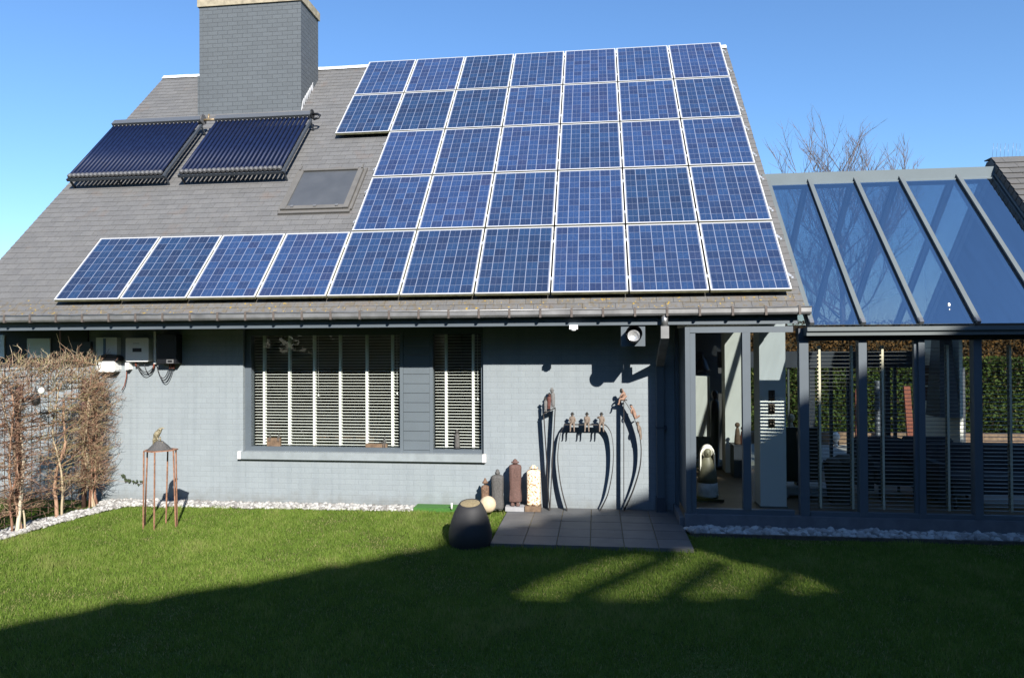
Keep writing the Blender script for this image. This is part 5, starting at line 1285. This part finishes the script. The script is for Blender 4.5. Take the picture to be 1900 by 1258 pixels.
# ------------------------------------------------------------------ garden behind the conservatory
m = MB(); m.box((6, YB + .45, -.02), (26, 9.4, .10)); o = m.build('garden_paving', M['paving']); tag(o, kind='structure')
def hedge(label, x0, x1, y0, y1, z0, z1, n, mat, size):
    t = thing('hedge', label, 'hedge', ((x0 + x1) / 2, y0, z0))
    c_ = np.stack([rng.uniform(x0, x1, n), y0 + (y1 - y0) * rng.beta(1, 4, n), rng.uniform(z0, z1, n)], 1); c_[:, 1] += .10 * np.sin(c_[:, 0] * 3) * np.cos(c_[:, 2] * 4)
    a = rng.normal(0, 1, (n, 3)); a /= np.linalg.norm(a, axis=1, keepdims=True); b = np.cross(a, rng.normal(0, 1, (n, 3))); b /= np.linalg.norm(b, axis=1, keepdims=True)
    s = rng.uniform(.6, 1.3, (n, 1)) * size
    v = np.stack([c_ - a * s, c_ - b * s * .6, c_ + a * s, c_ + b * s * .6], 1).reshape(-1, 3)
    bulk('foliage', v - np.array(ORIGIN[t.name]), np.arange(4 * n, dtype=np.int32).reshape(n, 4), mat, False, np.repeat(np.clip(rng.normal(.5, .22, n), 0, 1), 4), t)
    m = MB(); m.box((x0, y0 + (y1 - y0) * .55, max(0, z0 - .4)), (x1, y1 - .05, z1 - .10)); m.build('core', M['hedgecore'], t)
    m = MB()
    for x in np.arange(x0 + .3, x1, .7):
        m.tube([(x, y1 - .1, max(0, z0 - .3)), (x + random.uniform(-.1, .1), y1 - .15, z1 - .1)], .03, 5)
    m.build('stems', M['iron'], t); return t
hedge('clipped green ivy hedge seen through the conservatory', 9, 24, 9.6, 10.2, .02, 2.0, 34000, M['hedgeleaf'], .045)
hedge('brown leaved beech hedge rising behind the green one', 9, 26, 10.5, 11.4, .5, 2.95, 30000, M['beechleaf'], .042)
def plank(px0, px1, y0, y1, Y, label, lean=.0):
    a, b = W(px0, y1, Y), W(px1, y0, Y); t = thing('plank_sculpture', label, 'sculpture', ((a.x + b.x) / 2, Y, .1))
    m = MB(); m.hexa([(a.x + lean, Y, .1), (b.x + lean, Y, .1), (b.x + lean, Y + .06, .1), (a.x + lean, Y + .06, .1), (a.x, Y, b.z), (b.x, Y, b.z), (b.x, Y + .06, b.z - .02), (a.x, Y + .06, b.z - .02)]); m.build('board', M['copper'], t)
    m = MB(); m.box((a.x - .08, Y - .08, .101), (b.x + .12, Y - .002, .16)); m.build('foot', M['iron'], t)
plank(1678, 1689, 716, 790, 6.4, 'rusty red upright board seen between the rear posts right of the middle', .08)
plank(1588, 1594, 722, 785, 6.6, 'narrow rusty red board seen behind the second conservatory post')
p = W(1628.5, 785, 6.2); zt_ = W(1628.5, 705, 6.2).z; t = thing('garden_column', 'slim dark grey ringed garden column behind the rear glazing', 'sculpture', (p.x, 6.2, .1))
m = MB(); prof = []
for k in range(14): zz = .1 + (zt_ - .1) * k / 14; prof += [(.055, zz - .1), (.055, zz - .1 + (zt_ - .1) / 14 * .8), (.045, zz - .1 + (zt_ - .1) / 14 * .85)]
m.lathe((p.x, 6.2, .1), prof, 14); m.build('shaft', M['anthra_dark'], t); m = MB(); m.box((p.x - .1, 6.1, .101), (p.x + .1, 6.3, .14)); m.build('base', M['iron'], t)
m = MB(); a = W(1480, 822, 7.2); m.box((10.5, 7.2, .101), (19, 7.5, .36)); tag(m.build('timber_sleeper', M['timber']), 'long low timber sleeper lying across the garden paving', 'timber')
p = W(1551, 812, 6.9); t = thing('garden_ornament', 'small white bulb shaped ornament in front of the timber sleeper', 'ornament', (p.x, 6.9, .1))
m = MB(); m.lathe((p.x, 6.9, .101), [(.05, 0), (.035, .05), (.02, .08), (.06, .14), (.085, .2), (.07, .27), (.03, .31), (.001, .33)], 16); m.build('bulb', M['white'], t)
m = MB(); m.box((p.x - .07, 6.83, .09), (p.x + .07, 6.97, .105)); m.build('base', M['plinth'], t)
p = W(1467, 787, 6.0); t = thing('garden_figure', 'small ochre garden figure near the hedge right of the pillar', 'sculpture', (p.x, 6., .1))
m = MB(); hg = W(1467, 768, 6.0).z - .1; m.lathe((p.x, 6., .1), [(.09, 0), (.085, hg * .3), (.055, hg * .7), (.03, hg * .8)], 14); m.build('body', M['cap'], t); m = MB(); m.ball((p.x, 6., .1 + hg * .9), hg * .11, 12); m.build('head', M['cap'], t)

# ------------------------------------------------------------------ bare trees
def tree(label, x, y, h, spread, seed, tint, n1=26):
    t = thing('bare_tree', label, 'tree', (x, y, 0)); r2 = random.Random(seed); tr, br = [], []
    grow(tr, Vector((x, y, 0)), Vector((0, 0, 1)), h * .93, .16, 0, r2, .02, 0, .1, .05)
    tr[0] = (tr[0][0], .17, .012, .1); pts = tr[0][0]
    def limb(p, d, L, r, lev):
        n = max(4, int(L / .22)); q = [p.copy()]; d = d.copy()
        for i in range(n):
            d += Vector((r2.uniform(-1, 1), r2.uniform(-1, 1), r2.uniform(-.7, .9))) * .11; d.z += .035; d.normalize(); q.append(q[-1] + d * (L / n))
        br.append((q, r, r * .3, min(1, max(0, tint + .12 * (3 - lev) + r2.uniform(-.1, .1)))))
        if lev <= 0: return
        for i in range(2, n + 1):
            for _ in range(1 if lev > 1 else 2):
                if r2.random() < .85:
                    dd = (d + Vector((r2.uniform(-1, 1), r2.uniform(-1, 1), r2.uniform(-.3, .8))) * .95).normalized(); limb(q[i], dd, L * r2.uniform(.22, .48), r * .5, lev - 1)
    for k in range(n1):
        i = int(len(pts) * (.28 + .70 * k / n1)); i = min(i, len(pts) - 2); an = r2.uniform(0, 2 * PI); up = .5 + .9 * k / n1
        limb(pts[i], Vector((math.cos(an), math.sin(an), up)), spread * (1.0 - .62 * k / n1) * r2.uniform(.75, 1.15), .045 * (1 - .6 * k / n1), 2)
    paths_mesh('trunk', tr, M['bark'], t, 8); paths_mesh('crown', br, M['bark'], t, 3)
YT1 = 21.; a = W(1566, 640, YT1); tree('bare pale barked tree rising behind the conservatory roof', a.x, YT1, W(1566, 262, YT1).z, 4.9, 5, .3, 40)
YT2 = 26.; a = W(8, 640, YT2); tree('distant bare reddish tree peeping over the left roof edge', a.x - .3, YT2, W(8, 432, YT2).z, 2.6, 9, .8, 20)

# ------------------------------------------------------------------ unseen gable added behind the camera, shaped to cast the lawn shadow
t = thing('shadow_caster_gable', 'unseen gabled brick shape added to cast the long sloping shadow on the lawn', 'building', (12, -16, 0))
top = [(-7.5, .1), (8.81, 8.05), (9.62, 8.46), (10.91, 8.88), (12.11, 9.38), (13.17, 9.84), (13.76, 10.17), (14.43, 10.42), (16.6, 11.28), (18.2, 12.17), (20.2, 13.14), (22, 13.9), (34, 8.3)]
lo = [(13.44, 8.8), (15.08, 8.88), (16.18, 9.06), (16.95, 9.18)]; up = [(13.44, 8.82), (14.22, 9.31), (15.18, 9.79), (16.43, 10.10), (16.52, 9.80), (16.88, 9.60), (16.95, 9.19)]  # opening shaped so that sun reaches a patch of lawn
T0 = list(top); ip_ = lambda x: float(np.interp(x, [p[0] for p in T0], [p[1] for p in T0]))
ip = lambda P, x: float(np.interp(x, [p[0] for p in P], [p[1] for p in P]))
top = [(x, ip_(x) + random.uniform(-.05, .06)) for x in sorted(set([p[0] for p in top] + list(np.arange(4, 24, .3).round(2))))]
xs_ = sorted(set([p[0] for p in top + lo + up])); m = MB()
for a, b in zip(xs_[:-1], xs_[1:]):
    segs = [((0, 0), (ip(top, a), ip(top, b)))]
    if a >= 13.439 and b <= 16.951: segs = [((0, 0), (ip(lo, a), ip(lo, b))), ((ip(up, a), ip(up, b)), (ip(top, a), ip(top, b)))]
    for (b0, b1), (t0, t1) in segs: m.hexa([(a, -16.25, b0), (b, -16.25, b1), (b, -16, b1), (a, -16, b0), (a, -16.25, t0), (b, -16.25, t1), (b, -16, t1), (a, -16, t0)])
m.build('gable_wall', M['blockerwall'], t)
m = MB()
for (xa_, za_), (xb_, zb2) in (((14.11, 8.87), (16.01, 9.9)), ((14.91, 8.87), (16.29, 9.69)), ((15.94, 9.04), (16.75, 9.49))): m.bar((xa_, -16.12, za_), (xb_, -16.12, zb2), .13, .12, 0, (0, 1, 0))
m.build('streak_bar', M['timber'], t)  # bars added to throw dark streaks across the sunlit patch
m = MB()
for z in np.arange(8.75, 10.2, .085): m.box((13.3, -16.2, z), (17.1, -16.17, z + .016))
m.build('dimming_slats', M['timber'], t)  # thin slats added only to dim the sunlit patch
m = MB()
for (xa_, za_), (xb_, zb2) in zip(top[:-1], top[1:]): m.hexa([(xa_, -16.9, za_ - .3), (xb_, -16.9, zb2 - .3), (xb_, -16.26, zb2 - .3), (xa_, -16.26, za_ - .3), (xa_, -16.9, za_ - .1), (xb_, -16.9, zb2 - .1), (xb_, -16.26, zb2 - .1), (xa_, -16.26, za_ - .1)])
m.build('roof', M['slatewall'], t)

# unseen evergreens added behind the camera to cut sky light in the shade
M['fir'] = tintmat('evergreen_needles', [(0, (.012, .02, .008)), (1, (.035, .055, .018))], .8)
for lab, x, y, hh in (('unseen evergreen added at the far left behind the viewer to cut sky light', -9., -13., 11.), ('unseen evergreen added between the far one and the shadow gable to cut sky light', -4.5, -14.5, 13.), ('unseen evergreen added by the low end of the shadow gable to cut sky light', .0, -15., 12.)):
    t = thing('unseen_evergreen', lab, 'tree', (x, y, 0), 'unseen evergreens added to cut sky light'); m = MB(); m.tube([(x, y, 0), (x, y, hh * .95)], [.22, .03], 8); m.build('trunk', M['bark'], t)
    n = 5000; q = rng.uniform(0, 1, n) ** .7; zz = hh * (.06 + .94 * (1 - q)); rr = (hh - zz) * .26 * rng.uniform(.5, 1, n) ** .5 + .1; an = rng.uniform(0, 2 * PI, n)
    c_ = np.stack([x + rr * np.cos(an), y + rr * np.sin(an), zz], 1); s_ = rng.uniform(.2, .4, (n, 1)); A = np.stack([np.cos(an), np.sin(an), rng.uniform(-.6, .1, n)], 1); B = np.stack([-np.sin(an), np.cos(an), rng.uniform(-.3, .3, n)], 1)
    v = np.stack([c_ - A * s_, c_ - B * s_ * .5, c_ + A * s_, c_ + B * s_ * .5], 1).reshape(-1, 3) - np.array((x, y, 0))
    bulk('crown', v, np.arange(4 * n, dtype=np.int32).reshape(n, 4), M['fir'], False, np.repeat(rng.uniform(0, 1, n), 4), t)

# unseen wing added right of the lawn to block sky light from that side
t = thing('sky_blocker_wing', 'unseen low brick wing added right of the lawn to block sky light', 'building', (14.5, -8, 0))
m = MB(); m.box((13.75, -15.8, -.1), (14.05, -.75, 3.0)); m.build('wall', M['blockerwall'], t)
m = MB(); m.hexa([(13.45, -15.9, 2.75), (17.5, -15.9, 6.3), (17.5, -.7, 6.3), (13.45, -.7, 2.75), (13.45, -15.9, 2.9), (17.5, -15.9, 6.5), (17.5, -.7, 6.5), (13.45, -.7, 2.9)]); m.build('roof', M['slatewall'], t)

# ------------------------------------------------------------------ light, sky, camera
SD = Vector((.5, -1, .66)).normalized()
L_ = bpy.data.lights.new('sun', 'SUN'); L_.energy = 5.0; L_.angle = math.radians(.53); L_.color = (1, .955, .88)
so = bpy.data.objects.new('sun', L_); col.objects.link(so); so.rotation_euler = SD.to_track_quat('Z', 'Y').to_euler(); so.location = (20, -30, 30)
w = bpy.data.worlds.new('World'); scene.world = w; w.use_nodes = True; nt = w.node_tree
bg = nt.nodes['Background']; sk = nt.nodes.new('ShaderNodeTexSky'); sk.sky_type = 'NISHITA'; sk.sun_disc = False
sk.sun_elevation = math.asin(SD.z); sk.sun_rotation = math.atan2(SD.x, SD.y); sk.air_density = 1.3; sk.dust_density = .3; sk.ozone_density = 8.5; sk.altitude = 600
nt.links.new(sk.outputs[0], bg.inputs[0]); bg.inputs[1].default_value = .104
cd = bpy.data.cameras.new('camera'); co_ = bpy.data.objects.new('camera', cd); col.objects.link(co_)
cd.sensor_fit = 'HORIZONTAL'; cd.sensor_width = 36; cd.lens = 36 * FPX / 1900; cd.clip_start = .05; cd.clip_end = 1000
mt = Matrix.Identity(4)
for i in range(3): mt[i][0] = AX[0][i]; mt[i][1] = AX[1][i]; mt[i][2] = -AX[2][i]; mt[i][3] = CAM[i]
co_.matrix_world = mt; scene.camera = co_
scene.render.resolution_x, scene.render.resolution_y = 1024, 677
vs_ = scene.view_settings; vs_.view_transform = 'Standard'; vs_.look = 'None'; vs_.exposure = .93; vs_.gamma = 1.; vs_.use_curve_mapping = False
scene.render.engine = 'CYCLES'; scene.cycles.max_bounces = 8; scene.cycles.transparent_max_bounces = 24; scene.cycles.caustics_reflective = False; scene.cycles.caustics_refractive = False
